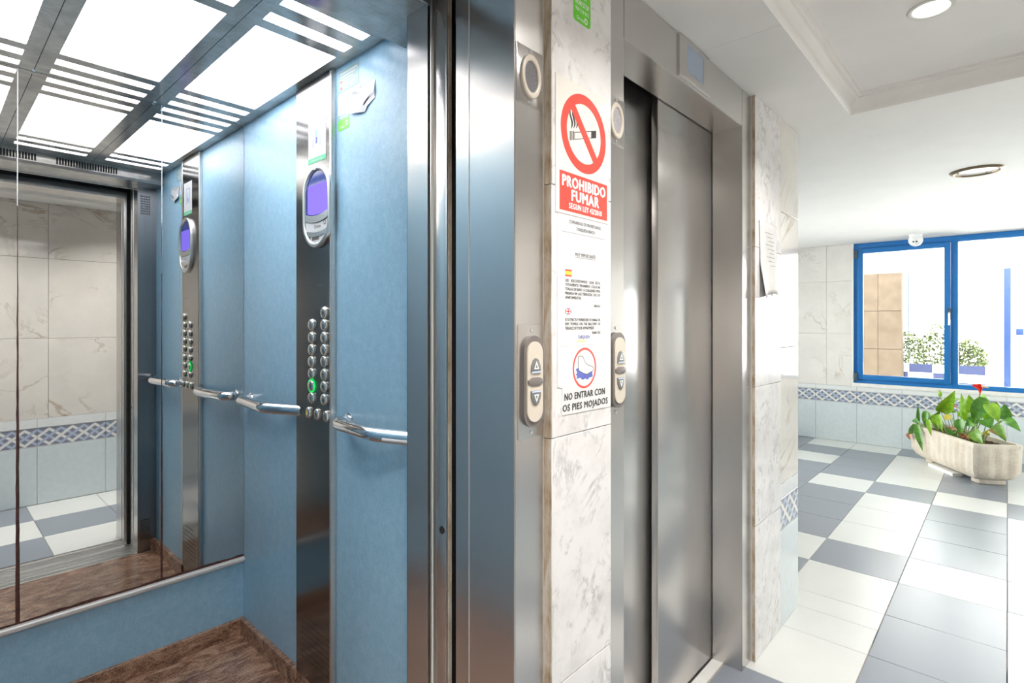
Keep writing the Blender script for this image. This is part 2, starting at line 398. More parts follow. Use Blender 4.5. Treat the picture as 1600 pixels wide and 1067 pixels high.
def ring(name, outer, inner, z0, z1, m, parent=None, bevel=0.0):
    bm = bmesh.new(); n = len(outer)
    V = [[bm.verts.new((p[0], p[1], z)) for p in pts] for pts, z in ((outer, z0), (outer, z1), (inner, z1), (inner, z0))]
    for k in range(4):
        A, B = V[k], V[(k + 1) % 4]
        for i in range(n): bm.faces.new((A[i], A[(i + 1) % n], B[(i + 1) % n], B[i]))
    if bevel:
        ed = [e for e in bm.edges if all(abs(v.co.z - z1) < 1e-7 for v in e.verts) and not (e.verts[0] in V[1] and e.verts[1] in V[2]) and not (e.verts[0] in V[2] and e.verts[1] in V[1])]
        bmesh.ops.bevel(bm, geom=ed, offset=bevel, segments=3, affect='EDGES', profile=0.5, clamp_overlap=True)
    return obj(name, bm, m, parent, True)
def lathe(name, prof, m, parent=None, n=32, loc=(0, 0, 0)):
    """profile of (r, z) turned about local z"""
    bm = bmesh.new(); rows = []
    for r, z in prof:
        rows.append([bm.verts.new((0, 0, z))] if r < 1e-6 else [bm.verts.new((r * math.cos(2 * PI * i / n), r * math.sin(2 * PI * i / n), z)) for i in range(n)])
    for a, b in zip(rows, rows[1:]):
        for i in range(n):
            j = (i + 1) % n
            if len(a) == 1 and len(b) > 1: bm.faces.new((a[0], b[i], b[j]))
            elif len(b) == 1 and len(a) > 1: bm.faces.new((a[i], b[0], a[j]))
            elif len(a) > 1: bm.faces.new((a[i], b[i], b[j], a[j]))
    o = obj(name, bm, m, parent, True); o.location = loc; return o
def tube_bm(bm, path, rad, n=12, cap=True):
    path = [Vector(p) for p in path]; rings = []
    up = Vector((0.0123, 0.03, 1)).normalized()
    for i, p in enumerate(path):
        d = (path[min(i + 1, len(path) - 1)] - path[max(i - 1, 0)]).normalized()
        a = d.cross(up)
        if a.length < 1e-3: a = d.cross(Vector((1, 0, 0)))
        a.normalize(); b = d.cross(a)
        r = rad[i] if isinstance(rad, (list, tuple)) else rad
        rings.append([bm.verts.new(p + a * r * math.cos(2 * PI * k / n) + b * r * math.sin(2 * PI * k / n)) for k in range(n)])
    for A, B in zip(rings, rings[1:]):
        for k in range(n): bm.faces.new((A[k], A[(k + 1) % n], B[(k + 1) % n], B[k]))
    if cap: bm.faces.new(rings[0][::-1]); bm.faces.new(rings[-1])
def bend(path, r, n=6):
    """round the inner corners of a polyline"""
    P = [Vector(p) for p in path]; out = [P[0]]
    for a, b, c in zip(P, P[1:], P[2:]):
        u = (a - b).normalized(); w = (c - b).normalized(); s, e = b + u * r, b + w * r
        for i in range(n + 1):
            t = i / n; out.append(s * (1 - t) ** 2 + b * 2 * t * (1 - t) + e * t * t)
    out.append(P[-1]); return out
FONT_CACHE = {}
def lettering(body, x, y, h, m, parent, w=None, z=0.0006, align='LEFT', bold=0.0, name='lettering', shear=0.0, slope=0.0):
    """flat printed text in the local xy plane of the parent; h = cap height, w = total width"""
    cu = bpy.data.curves.new('text', 'FONT'); cu.body = body; cu.size = 1.0; cu.align_x = 'LEFT'; cu.resolution_u = 2; cu.shear = shear; cu.space_character = 1 + bold * 2.5
    tmp = bpy.data.objects.new('text', cu); C.objects.link(tmp)
    me = bpy.data.meshes.new_from_object(tmp.evaluated_get(bpy.context.evaluated_depsgraph_get()))
    bpy.data.objects.remove(tmp); bpy.data.curves.remove(cu)
    xs = [v.co.x for v in me.vertices]; x0, x1 = min(xs), max(xs)
    sy = h / 0.69; sx = w / (x1 - x0) if w else sy
    off = {'LEFT': 0, 'CENTER': -(x1 - x0) * sx / 2, 'RIGHT': -(x1 - x0) * sx}[align]
    for v in me.vertices:
        px = (v.co.x - x0) * sx + off
        v.co = Vector((px + x, v.co.y * sy + y + px * slope, z))
    if bold:
        bm = bmesh.new(); s = bold * sy
        for k, (dx, dy) in enumerate(((0, 0), (s, 0), (-s, 0), (s * .5, s * .6), (-s * .5, -s * .6))):
            nv = len(bm.verts); bm.from_mesh(me); bm.verts.ensure_lookup_table()
            for v in bm.verts[nv:]: v.co += Vector((dx, dy, k * 1.2e-5))
        bm.to_mesh(me); bm.free()
    return link(name, me, m, parent)

FAC = (R(90), 0, 0)            # local x -> +X, y -> Z, z -> -Y   (on the lift facade)
SIDE = (R(90), 0, R(-90))      # local x -> -Y, y -> Z, z -> -X   (lift side wall, window wall)
OPP = (R(90), 0, R(180))       # local x -> -X, y -> Z, z -> +Y   (wall opposite the lifts)

# ------------------------------------------------------------------ dimensions
YM, YF = 0.7404, 0.758          # marble face, steel frame face
ZC, ZH, ZT = 2.2637, 2.1183, 2.335   # lobby ceiling, door header, tray
XS, YB, ZK = 0.9605, 2.470, 2.218    # lift side wall, lift back wall, lift ceiling
YMIR = 2.460
XL = -0.08
XW = 7.203
YO = -0.42
TS, TX, TY = 0.4186, 3.8764, 0.0016
XE = 2.857                     # end of the facade
XO = 3.25                      # end of the opposite wall
YR, YL = -2.6, 2.95            # lobby's outer sides beyond the corridor
X0 = -1.75                     # corridor's closed end

# ------------------------------------------------------------------ floor of the lobby
fl = thing('floor', 'lobby floor laid in white and blue-grey square tiles', 'floor', kind='structure')
bm = bmesh.new()
put(bm, X0 - .1, XE + 0.02, YO - .2, 0.868, -0.12, -0.0045); put(bm, 1.13, XE + .02, .868, 1.05, -.12, -.0045); put(bm, XE - .14, XW + .2, YR - .2, YL + .2, -0.13, -0.0045); put(bm, XO - 0.4, XE + 0.02, YR - .2, YO - .2, -0.12, -0.0045)
obj('floor_bed', bm, M['floor_grout'], fl)
tile_mesh = {}
def tile(key, sx, sy, sz, m, parent, loc, name='tile', rot=(0, 0, 0), bevel=0.0015):
    k = (key, round(sx, 4), round(sy, 4), round(sz, 4))
    if k not in tile_mesh:
        bm = bmesh.new(); put(bm, -sx / 2, sx / 2, -sy / 2, sy / 2, -sz / 2, sz / 2)
        if bevel: bmesh.ops.bevel(bm, geom=[e for e in bm.edges if all(v.co.z > 0 for v in e.verts)], offset=bevel, segments=1, affect='EDGES')
        me = bpy.data.meshes.new(name); bmesh.ops.recalc_face_normals(bm, faces=bm.faces); bm.to_mesh(me); bm.free(); me.materials.append(m)
        tile_mesh[k] = me
    o = bpy.data.objects.new(name, tile_mesh[k]); C.objects.link(o); o.parent = parent; o.location = loc; o.rotation_euler = rot
    return o
def floor_white(k, j):
    if j in (2, 3, 4, 5, 6) and j > 2:
        return (j == 3 and k in (5, 7)) or (j > 3 and (k + j) % 4 == 1)
    w = ((k + 1) % 4 == 0)      # columns A, C: one white in four
    return w if j % 2 == 0 else not w
G = 0.003
def floor_strip(k0, k1, j, y0, y1, xa=None, xb=None):
    for k in range(k0, k1):
        a = TX + k * TS; b = a + TS
        if xa is not None: a = max(a, xa)
        if xb is not None: b = min(b, xb)
        if b - a < 0.02: continue
        wht = floor_white(k, j)
        tile('fw' if wht else 'fg', b - a - G, y1 - y0 - G, 0.008, M['tile_white' if wht else 'tile_grey'], fl, ((a + b) / 2, (y0 + y1) / 2, -0.004))
# columns by y: j=0 -> 0..TS (A), 1 -> B, 2 -> C, -1 -> D ...
def col(j): return TY + j * TS, TY + (j + 1) * TS
y0, y1 = col(0); floor_strip(-14, 8, 0, y0, y1, X0, XW)
y0, y1 = col(-1); floor_strip(-14, 8, -1, max(y0, YO), y1, X0, XW)
y0, y1 = col(1); floor_strip(-14, -2, 1, y0, 0.828, X0, XE); floor_strip(-3, 8, 1, y0, y1, XE, XW)
for j in (2, 3, 4, 5, 6):
    y0, y1 = col(j); floor_strip(-3, 8, j, y0, min(y1, YL), XE, XW)
for j in (-2, -3, -4, -5, -6, -7):
    y0, y1 = col(j); floor_strip(-3, 8, j, max(y0, YR), y1, XO, XW)

# ------------------------------------------------------------------ lobby ceiling with a coved tray
ce = thing('ceiling', 'white plaster ceiling with a long recessed tray over the lift corridor', 'ceiling', kind='structure')
TXA, TXB, TYA, TYB = -1.45, 2.756, -0.158, 0.508
for b in ((X0 - .1, 1.779, TYB, 3.05, ZC, ZC + .16), (1.7805, XW + .1, TYB, 3.05, ZC, ZC + .16),
          (X0 - .1, XW + .1, YR - .1, TYA, ZC, ZC + .16), (TXB, XW + .1, TYA, TYB, ZC, ZC + .16), (X0 - .1, TXA, TYA, TYB, ZC, ZC + .16),
          (TXA, 1.80, TYA, TYB, ZT, ZT + .09), (1.8012, TXB, TYA, TYB, ZT, ZT + .09)):
    box('plasterboard', b, M['white_ceiling'], ce)
bm = bmesh.new()
prof = [(0.0, ZC - 0.001), (0.006, ZC + 0.006), (0.010, ZC + 0.022), (0.016, ZC + 0.036), (0.028, ZC + 0.046), (0.030, ZC + 0.050), (0.038, ZC + 0.052), (0.040, ZC + 0.060), (0.050, ZC + 0.062), (0.052, ZT)]
loops = [[bm.verts.new((x, y, z)) for x, y in ((TXA + i, TYA + i), (TXB - i, TYA + i), (TXB - i, TYB - i), (TXA + i, TYB - i))] for i, z in prof]
for a, b in zip(loops, loops[1:]):
    for i in range(4): bm.faces.new((a[i], a[(i + 1) % 4], b[(i + 1) % 4], b[i]))
tr = obj('trim_1', bm, M['white_trim'], None, True)
tag(tr, 'white coved moulding around the recessed ceiling tray', 'moulding', kind='structure')

# ------------------------------------------------------------------ facade wall: marble slabs and tiles
wf = thing('wall_facade', 'marble clad lobby wall holding both lift doorways', 'wall', kind='structure')
def slab_col(x0, x1, zs, m=M['marble'], name='marble_slab', d=0.0216):
    for z0, z1 in zip(zs, zs[1:]):
        b = box(name, (x0, x1, YM, YM + d, z0 + .0008, z1 - .0008), m, wf, 0.0012, 1)
ZSL = [0.0, 0.54, 1.096, 1.66, ZC]
slab_col(0.9452, 1.1880, ZSL)
slab_col(2.2562, 2.5870, ZSL)
slab_col(X0 + 0.01, -0.1395, ZSL)
for xe in (0.9445, 2.2555):
    for z0, z1 in zip(ZSL, ZSL[1:]): box('slab_edge', (xe - .001, xe + .0006, YM + .0004, YM + .0214, z0 + .001, z1 - .001), M['edge'], wf)
xt0, xt1 = 2.5885, XE
for z0, z1, m, nm in ((0.0, .4308, 'pale_tile', 'wall_tile'), (.5723, .6372, 'trim_tile', 'trim_tile'), (.6372, 1.245, 'marble_tile', 'marble_tile'), (1.245, 1.849, 'marble_tile', 'marble_tile'), (1.849, ZC, 'marble_tile', 'marble_tile')):
    box(nm, (xt0, xt1, YM, YM + .012, z0 + .001, z1 - .001), M[m], wf, 0.0012, 1)
tile('fr', xt1 - xt0, .1385, .012, M['frieze'], wf, ((xt0 + xt1) / 2, YM + .006, .5015), 'frieze_tile', FAC)
# masonry behind
bm = bmesh.new()
put(bm, 0.9400, 1.1900, .762, .955, 0, ZC); put(bm, 2.2540, XE, .7525, .955, 0, ZC); put(bm, X0, -.1380, .762, .955, 0, ZC)
put(bm, XE - .13, XE, .955, 2.95, 0, ZC)
obj('masonry', bm, M['grout'], wf)

# ------------------------------------------------------------------ lift doorways
def door_frame(name, x0, x1, label, depth):
    d = thing(name, label, 'lift doorway', (0, 0, 0), kind='structure')
    for a, b in ((x0 - .0945, x0), (x1, x1 + .0945)):
        bm = bmesh.new(); put(bm, a, b, YF, depth, 0, ZC - .001)
        bmesh.ops.bevel(bm, geom=[e for e in bm.edges if abs(e.verts[0].co.z - e.verts[1].co.z) > 1], offset=.0022, segments=2, affect='EDGES')
        obj('jamb', bm, M['steel'], d, True)
    bm = bmesh.new(); put(bm, x0 + .0006, x1 - .0006, YF, depth, ZH, ZC - .001); bmesh.ops.bevel(bm, geom=[e for e in bm.edges if abs(e.verts[0].co.x - e.verts[1].co.x) > .5], offset=.002, segments=2, affect='EDGES')
    obj('header', bm, M['steel'], d, True)
    return d
d1 = door_frame('door_1', -0.0435, 0.8422, 'brushed steel frame of the open lift doorway', .944)
d2 = door_frame('door_2', 1.2816, 2.1614, 'brushed steel lift doorway with closed sliding doors', .8748)
# closed leaves of the second lift
box('door_leaf', (1.7044, 2.1605, .8765, .9015, .012, ZH + .03), M['steel'], d2, .002)
box('door_leaf', (1.2700, 1.7400, .9095, .9345, .012, ZH + .03), M['steel'], d2, .002)
box('sill', (1.2816, 2.1614, .832, .874, -.006, .003), M['sill_stone'], d2)
box('sill_track', (1.2816, 2.1614, .874, .955, -.02, .002), M['alu'], d2)
box('door_backing', (1.2, 2.25, .94, .955, 0, ZC), M['black'], d2)
# first lift: landing sill, retracted landing door
bm = bmesh.new(); put(bm, -.0435, .8422, .8685, .957, -.02, .002)
for yy in (.885, .905, .925, .945): put(bm, -.0435, .8422, yy, yy + .006, .002, .005)
obj('sill', bm, M['alu'], d1)
bm = bmesh.new(); put(bm, .8490, .8560, .8965, .9425, 0.004, ZH + .02); bev(bm, .001, 1)
box('door_edge', (.8407, .8425, .897, .8975, .01, ZH), M['satin'], d1)
obj('landing_door_edge', bm, M['steel'], d1)

# ------------------------------------------------------------------ lift shaft
ws = thing('wall_shaft', 'dark lift shaft around the open lift car', 'wall', kind='structure')
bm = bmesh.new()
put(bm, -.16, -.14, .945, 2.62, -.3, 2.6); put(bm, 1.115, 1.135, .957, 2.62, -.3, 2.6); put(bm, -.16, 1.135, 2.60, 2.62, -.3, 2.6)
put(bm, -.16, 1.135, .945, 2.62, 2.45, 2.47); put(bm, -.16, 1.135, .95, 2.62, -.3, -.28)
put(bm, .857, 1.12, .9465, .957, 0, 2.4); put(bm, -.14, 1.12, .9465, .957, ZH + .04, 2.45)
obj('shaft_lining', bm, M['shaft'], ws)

# ------------------------------------------------------------------ lift car shell
wr = thing('wall_lift_right', 'speckled pale blue side wall of the lift car', 'wall', kind='structure')
box('laminate_panel', (XS, XS + .02, 1.155, YB + .02, .02, ZK + .03), M['blue'], wr)
wb = thing('wall_lift_back', 'speckled pale blue back wall below the lift mirror', 'wall', kind='structure')
box('laminate_panel', (XL - .02, XS, YB, YB + .02, .02, ZK + .03), M['blue'], wb)
wl = thing('wall_lift_left', 'speckled pale blue left side wall of the lift car', 'wall', kind='structure')
box('laminate_panel', (XL - .02, XL, 1.155, YB, .02, ZK + .03), M['blue'], wl)
br = thing('baseboard_right', 'brown granite skirting under the blue lift side wall', 'skirting', kind='structure')
box('granite_strip', (XS - .020, XS, 1.157, 1.683, .0, .0678), M['granite'], br, .0015, 1)
box('granite_strip', (XS - .020, XS, 1.943, YB - .019, .0, .0678), M['granite'], br, .0015, 1)
box('granite_strip', (XS - .013, XS, 1.683, 1.943, .0, .0678), M['granite'], br, .0015, 1)
bb = thing('baseboard_back', 'brown granite skirting under the mirrored lift wall', 'skirting', kind='structure')
box('granite_strip', (XL, XS, YB - .019, YB, .0, .0678), M['granite'], bb, .0015, 1)
bl_ = thing('baseboard_left', 'brown granite skirting along the left lift wall', 'skirting', kind='structure')
box('granite_strip', (XL, XL + .02, 1.157, YB - .019, .0, .0678), M['granite'], bl_, .0015, 1)
f2 = thing('floor.001', 'polished brown granite floor of the lift car', 'floor', kind='structure')
box('granite_slab', (XL - .02, XS + .02, 1.150, YB, -.03, 0), M['granite'], f2)
bm = bmesh.new(); put(bm, XL, XS + .06, .985, 1.150, -.03, .001)
for yy in (1.0, 1.022, 1.05, 1.066, 1.1, 1.118): put(bm, XL, .8640, yy, yy + .008, .001, .004)
obj('sill', bm, M['alu'], f2)

# front returns, car door and header
wfr = thing('wall_lift_front', 'steel front returns and header around the lift car entrance', 'wall', kind='structure')
ZHD = 2.158
for sgn, xa, xb in ((1, .8640, XS), (-1, XL, XL + .0365)):
    bm = bmesh.new(); put(bm, xa, xb, 1.073, 1.155, .0, ZHD)
    obj('return_post', bm, M['steel'], wfr)
    box('return_panel', (xa, xb, 1.155, 1.1575, .0, ZHD), M['steel_dark'], wfr)
bm = bmesh.new()
yy = [(1.073, ZHD), (1.298, ZHD), (1.310, ZHD + .012), (1.310, ZK + .02), (1.073, ZK + .02)]
A = [bm.verts.new((XL, y, z)) for y, z in yy]; B = [bm.verts.new((XS, y, z)) for y, z in yy]
bm.faces.new(A); bm.faces.new(B[::-1])
for i in range(5): bm.faces.new((A[i], B[i], B[(i + 1) % 5], A[(i + 1) % 5]))
hd = obj('header', bm, M['steel_ceiling'], wfr)
for gx0, gx1 in ((-.02, .17), (.215, .404), (.474, .742)):
    bm = bmesh.new(); nsl = int((gx1 - gx0) / .0115)
    for i in range(nsl): put(bm, gx0 + i * .0115, gx0 + i * .0115 + .007, 1.3098, 1.3112, ZHD + .017, ZHD + .052)
    o = obj('vent_slots', bm, M['black'], hd); o['kind'] = 'stuff'
box('header_lip', (XL, XS, 1.068, 1.073, ZHD - .004, ZK + .02), M['satin'], wfr)
for z0, z1 in ((2.0, 2.115), (.075, .2)):
    bm = bmesh.new()
    for r in range(8):
        for c in range(6):
            zz = z0 + (z1 - z0) * r / 8; xx = .8795 + c * .0085
            put(bm, xx, xx + .0045, 1.1572, 1.1584, zz, zz + (z1 - z0) / 8 * .62)
    o = obj('vent_holes', bm, M['black'], wfr); o['kind'] = 'stuff'
box('skirting', (.9285, XS - .0005, 1.1575, 1.1605, 0, .066), M['granite'], wfr)
# car door, retracted: its leading edge shows beside the post
cd = thing('door_3', 'retracted steel car door seen edge-on beside the lift post', 'lift door', kind='structure')
bm = bmesh.new(); put(bm, .8670, .90, 1.0450, 1.0700, .004, ZHD + .05); bev(bm, .004, 2); obj('door_leaf', bm, M['brown_steel'], cd, True)
bm = bmesh.new(); tube_bm(bm, [(.8675, 1.0575, .004), (.8675, 1.0575, ZHD + .05)], .0055, 10); obj('edge_bead', bm, M['satin'], cd, True)
bm = bmesh.new(); put(bm, .8660, .90, 1.0050, 1.0440, .004, ZHD + .05); bev(bm, .003, 2); obj('door_leaf', bm, M['steel'], cd, True)
box('edge_strip', (.8655, .872, 1.0010, 1.0055, .004, ZHD + .05), M['satin'], cd, .001)
box('edge_seal', (.8690, .8795, .9985, 1.0008, .004, ZHD + .05), M['edge'], cd)
o = lathe('latch_hole', [(0, 0), (.0095, 0), (.0095, .001), (0, .001)], M['black'], cd, 20); o.rotation_euler = (0, R(-90), 0); o.location = (.8662, 1.0190, .8450)

# lift ceiling: three steel panels with rectangular cut-outs over lit diffusers
c2 = thing('ceiling.001', 'polished steel lift ceiling with lit white cut-out panels', 'ceiling', kind='structure')
LITC = [(1.0, 0.94, 0.88), (1.0, 0.985, 0.97), (0.93, 0.935, 1.0)]
YS = [1.3115, 1.409, 1.455, 1.508, 1.560, 1.607, 2.240, 2.288, 2.340, 2.391, 2.436, YMIR - .001]
for (xa, xb), lc in zip(((XL + .001, .2610), (.2630, .6190), (.6210, XS - .001)), LITC):
    hx0, hx1 = xa + .039, xb - .039
    if xb > .9: hx1 = .9165
    bm = bmesh.new(); z0, z1 = ZK, ZK + .006
    put(bm, xa, hx0, YS[0], YS[-1], z0, z1); put(bm, hx1, xb, YS[0], YS[-1], z0, z1)
    for a, b in ((0, 1), (2, 3), (4, 5), (6, 7), (8, 9), (10, 11)): put(bm, hx0, hx1, YS[a], YS[b], z0, z1)
    pn = obj('ceiling_panel', bm, M['steel_ceiling'], c2)
    bm = bmesh.new(); put(bm, hx0 - .01, hx1 + .01, YS[1] - .02, YS[10] + .012, ZK + .0065, ZK + .0085)
    e = emit('lit_diffuser', lc, CAB_LAMP); obj('diffuser', bm, e, pn)
for sx in (.262, .620):
    lathe('screw', [(0, -.004), (.005, -.0035), (.006, 0), (0, 0)], M['satin'], c2, 12, (sx, YMIR - .012, ZK))
box('ceiling_backing', (XL - .02, XS + .02, 1.30, YB + .02, ZK + .012, ZK + .03), M['black'], c2)

# mirror
mr = thing('mirror', 'large three-pane mirror covering the lift back wall, brown along its seams', 'mirror', (0.44, YMIR, .335))
def mbox(name, b, m): 
    o = box(name, b, m, mr); o.location = o.location - Vector((0.44, YMIR, .335)); return o
for xa, xb in ((XL + .002, .2207), (.2227, .6452), (.6472, XS - .001)):
    mbox('mirror_pane', (xa, xb, YMIR, YMIR + .006, .335, ZK - .001), M['mirror'])
mbox('mirror_backing', (XL + .002, XS - .001, YMIR + .006, YB, .335, ZK - .001), M['corrosion'])
def seam(x, zs, ws, m):
    bm = bmesh.new(); rows = []
    for z, w in zip(zs, ws):
        j = random.uniform(-.0006, .0006)
        rows.append([bm.verts.new((x - w / 2 + j, YMIR - .0006, z)), bm.verts.new((x + w / 2 + j, YMIR - .0006, z))])
    for a, b in zip(rows, rows[1:]): bm.faces.new((a[0], a[1], b[1], b[0]))
    o = obj('seam_stain', bm, m, mr); o.location = -Vector((0.44, YMIR, .335)); return o
nz = 40
zs = [.335 + (1.75 - .335) * i / nz for i in range(nz + 1)]
seam(.2217, zs, [max(.0022, .0125 * (1 - i / nz) ** .9 + random.uniform(-.0008, .0008)) for i in range(nz + 1)], M['corrosion'])
seam(.2217, [1.75, ZK - .002], [.0024, .0028], M['pale_line'])
seam(.6462, zs, [max(.0016, .0085 * (1 - i / nz) ** 1.1 + random.uniform(-.0008, .0008)) for i in range(nz + 1)], M['corrosion'])
seam(.6462, [1.55, ZK - .002], [.0020, .0026], M['pale_line'])
nx = 40
bm = bmesh.new(); prev = None
for i in range(nx + 1):
    x = XL + .002 + (XS - XL - .003) * i / nx; hgt = .337 + .006 + random.uniform(-.002, .004)
    cur = (bm.verts.new((x, YMIR - .0005, .335)), bm.verts.new((x, YMIR - .0005, hgt)))
    if prev: bm.faces.new((prev[0], cur[0], cur[1], prev[1]))
    prev = cur
o = obj('edge_stain', bm, M['corrosion'], mr); o.location = -Vector((0.44, YMIR, .335))
bm = bmesh.new(); put(bm, XL + .002, XS - .001, YMIR - .011, YB, .3115, .335)
bmesh.ops.bevel(bm, geom=[e for e in bm.edges if abs(e.verts[0].co.x - e.verts[1].co.x) > .5 and e.verts[0].co.y < YMIR], offset=.008, segments=3, affect='EDGES')
o = obj('bottom_rail', bm, plain('pale_satin_rail', (.74, .71, .68), .35, 0.1, .02), mr, True); o.location = -Vector((0.44, YMIR, .335))

# ------------------------------------------------------------------ lift control panel (local x = -Y, y = Z, z = -X)
CPY = 1.8135
cp = thing('control_panel', 'tall steel lift control panel with round buttons and a violet screen', 'control panel', (XS, CPY, 0), SIDE)
def cx(y): return CPY - y
plate('panel_body', rect(cx(1.9420), cx(1.6850), .0690, ZK - .004), .0, .016, M['satin'], cp, .002)
plate('face', rect(cx(1.9370), cx(1.6960), .0700, ZK - .006), .016, .0175, M['steel_panel'], cp)
plate('edge_strip', rect(cx(1.6960), cx(1.6855), .0700, ZK - .006), .016, .0185, M['satin'], cp, .001)
# display unit
du = bpy.data.objects.new('display_unit', None); C.objects.link(du); du.parent = cp; du.location = (cx(1.7700), 1.7600, .0175)
HW, HH = .0965, .1435
ring('bezel', rrect(-HW, HW, -HH, HH, HW, 10), rrect(-HW + .017, HW - .017, -HH + .017, HH - .017, HW - .017, 10), 0, .014, M['satin'], du, .006)
plate('backing', rrect(-HW + .018, HW - .018, -HH + .018, HH - .018, HW - .018, 10), 0, .004, M['cream_plastic'], du)
w2 = HW - .0175
arc = [(w2 * math.cos(R(a)), HH - .0175 - w2 + w2 * math.sin(R(a))) for a in range(0, 181, 12)]
lowc = lambda x, y: (x, y - .012 * (1 - (x / w2) ** 2))
plate('screen_glass', arc + [lowc(-w2 + 2 * w2 * i / 10, -.020) for i in range(11)], .004, .0065, M['lcd_rim'], du)
plate('screen', [(-w2 + .012, .078), (w2 - .010, .078)][::-1] + [lowc(-w2 + .012 + (2 * w2 - .022) * i / 8, -.016) for i in range(9)], .0065, .0070, M['lcd_on'], du)
plate('crossbar', [lowc(w2 - 2 * w2 * i / 10, -.020) for i in range(11)] + [lowc(-w2 + 2 * w2 * i / 10, -.044) for i in range(11)], .004, .011, M['satin'], du)
np_ = plate('name_plate', [lowc(w2 - 2 * w2 * i / 10, -.046) for i in range(11)] + [lowc(-w2 + 2 * w2 * i / 10, -.078) for i in range(11)], .004, .0075, M['white_sign'], du)
lettering('Orona', -.018, -.076, .013, M['ink_grey'], du, .045, z=.0081, slope=.02)
ring('emblem', ell(.055, -.060, .008, .010, 18), ell(.055, -.060, .005, .0065, 18), .0076, .0081, M['ink_grey'], du)
plate('crossbar', [lowc(w2 - 2 * w2 * i / 10, -.079) for i in range(11)] + [lowc(-w2 + 2 * w2 * i / 10, -.094) for i in range(11)], .004, .011, M['satin'], du)
# lower bowl with a small grey display
bowl = [(-.066, -.0960)] + [(.064 * math.cos(R(a)), -.0975 + .029 * math.sin(R(a))) for a in range(188, 353, 12)] + [(.066, -.0960)]
# the bowl reaches lower than the arched bezel centre, so the bezel bottom is an ellipse
plate('capacity_plate', bowl[::-1][::-1], .006, .0085, M['white_sign'], du)
plate('small_screen', rect(-.032, .016, -.117, -.101), .0085, .0090, M['warm_grey'], du)
plate('marker', [(-.056, -.101), (-.042, -.101), (-.044, -.113), (-.050, -.117)], .0085, .0090, M['button_grey'], du)
plate('marker', [(.046, -.100), (.056, -.100), (.050, -.115)], .0085, .0090, M['button_grey'], du)
# buttons
btn_me = None
def make_button(r=.0195):
    bm = bmesh.new()
    prof = [(r + .0015, 0), (r + .0015, .0022), (r, .0032), (r, .0058), (r * .90, .0085), (r * .68, .0102), (r * .35, .0110), (0, .0112)]
    n = 28; rows = []
    for rr, z in prof:
        rows.append([bm.verts.new((0, 0, z))] if rr < 1e-6 else [bm.verts.new((rr * math.cos(2 * PI * i / n), rr * math.sin(2 * PI * i / n), z)) for i in range(n)])
    for a, b in zip(rows, rows[1:]):
        for i in range(n):
            j = (i + 1) % n
            if len(b) == 1: bm.faces.new((a[i], a[j], b[0]))
            else: bm.faces.new((a[i], a[j], b[j], b[i]))
    return bm
btn0 = obj('button', make_button(), M['button'], cp, True); btn_me = btn0.data
btnL = [(1.3474, '9'), (1.303, '7'), (1.2597, '5'), (1.2177, '3'), (1.1757, '2'), (1.1318, '1'), (1.0894, '0')]
btnR = [(1.3895, '10'), (1.3474, '8'), (1.3045, '6'), (1.2625, '4'), (1.2218, '3'), (1.1766, '2'), (1.1351, '1'), (1.0912, '-1')]
first = True
def place_button(y, z, s=1.0, sx=1.0):
    global first
    if first: o = btn0; first = False
    else: o = btn0.copy(); C.objects.link(o)
    o.location = (cx(y), z, .0175); o.scale = (s * sx, s, 1); return o
for y, lst in ((1.8159, btnL), (1.7276, btnR)):
    for z, t in lst:
        o = place_button(y, z)
        if abs(z - 1.1318) < .001:
            ring('button_light', ell(0, 0, .0235, .0235, 28), ell(0, 0, .0212, .0212, 28), .001, .0062, M['green_light'], o)
        lettering(t, .0045, -.006, .011, M['ink'], o, .0055 if len(t) == 1 else .010, z=.0116, align='CENTER', bold=.02, name='digit')
for y, t in ((1.8363, 'bell'), (1.7752, 'open'), (1.7132, 'close')):
    o = place_button(y, 1.0345, 1.0, .80)
    if t == 'bell':
        plate('bell_symbol', [(-.007, -.008), (.009, -.008), (.006, -.003), (.005, .005), (.001, .009), (-.003, .005), (-.004, -.003)], 0.0095, .0116, M['yellow'], o, 0, 2, False)
    elif t == 'open':
        plate('open_symbol', [(.001, -.008), (.001, .008), (-.007, 0)], 0.0095, .0116, M['ink'], o, 0, 2, False)
        plate('open_symbol', [(.004, .008), (.004, -.008), (.012, 0)], 0.0095, .0116, M['ink'], o, 0, 2, False)
    else:
        plate('close_symbol', [(-.008, -.008), (0, 0), (-.008, .008)], 0.0095, .0116, M['ink_grey'], o, 0, 2, False)
        plate('close_symbol', [(.010, .008), (.002, 0), (.010, -.008)], 0.0095, .0116, M['ink_grey'], o, 0, 2, False)
for y in (1.752, 1.772): lathe('screw', [(.0025, 0), (.0025, .001), (0, .0012)], M['warm_grey'], cp, 10, (cx(y), 1.485, .0175))
# ventilation slots low on the panel
bm = bmesh.new()
put(bm, cx(1.857), cx(1.7385), .2925, .2945, .0174, .0179)
for i in range(7):
    z = .2675 - i * .0212
    for a, b in ((1.9008, 1.868), (1.857, 1.7385), (1.7275, 1.6963)): put(bm, cx(a) if False else cx(a), cx(b), z, z + .0022, .0174, .0179)
o = obj('vent_slots', bm, M['black'], cp); o['kind'] = 'stuff'

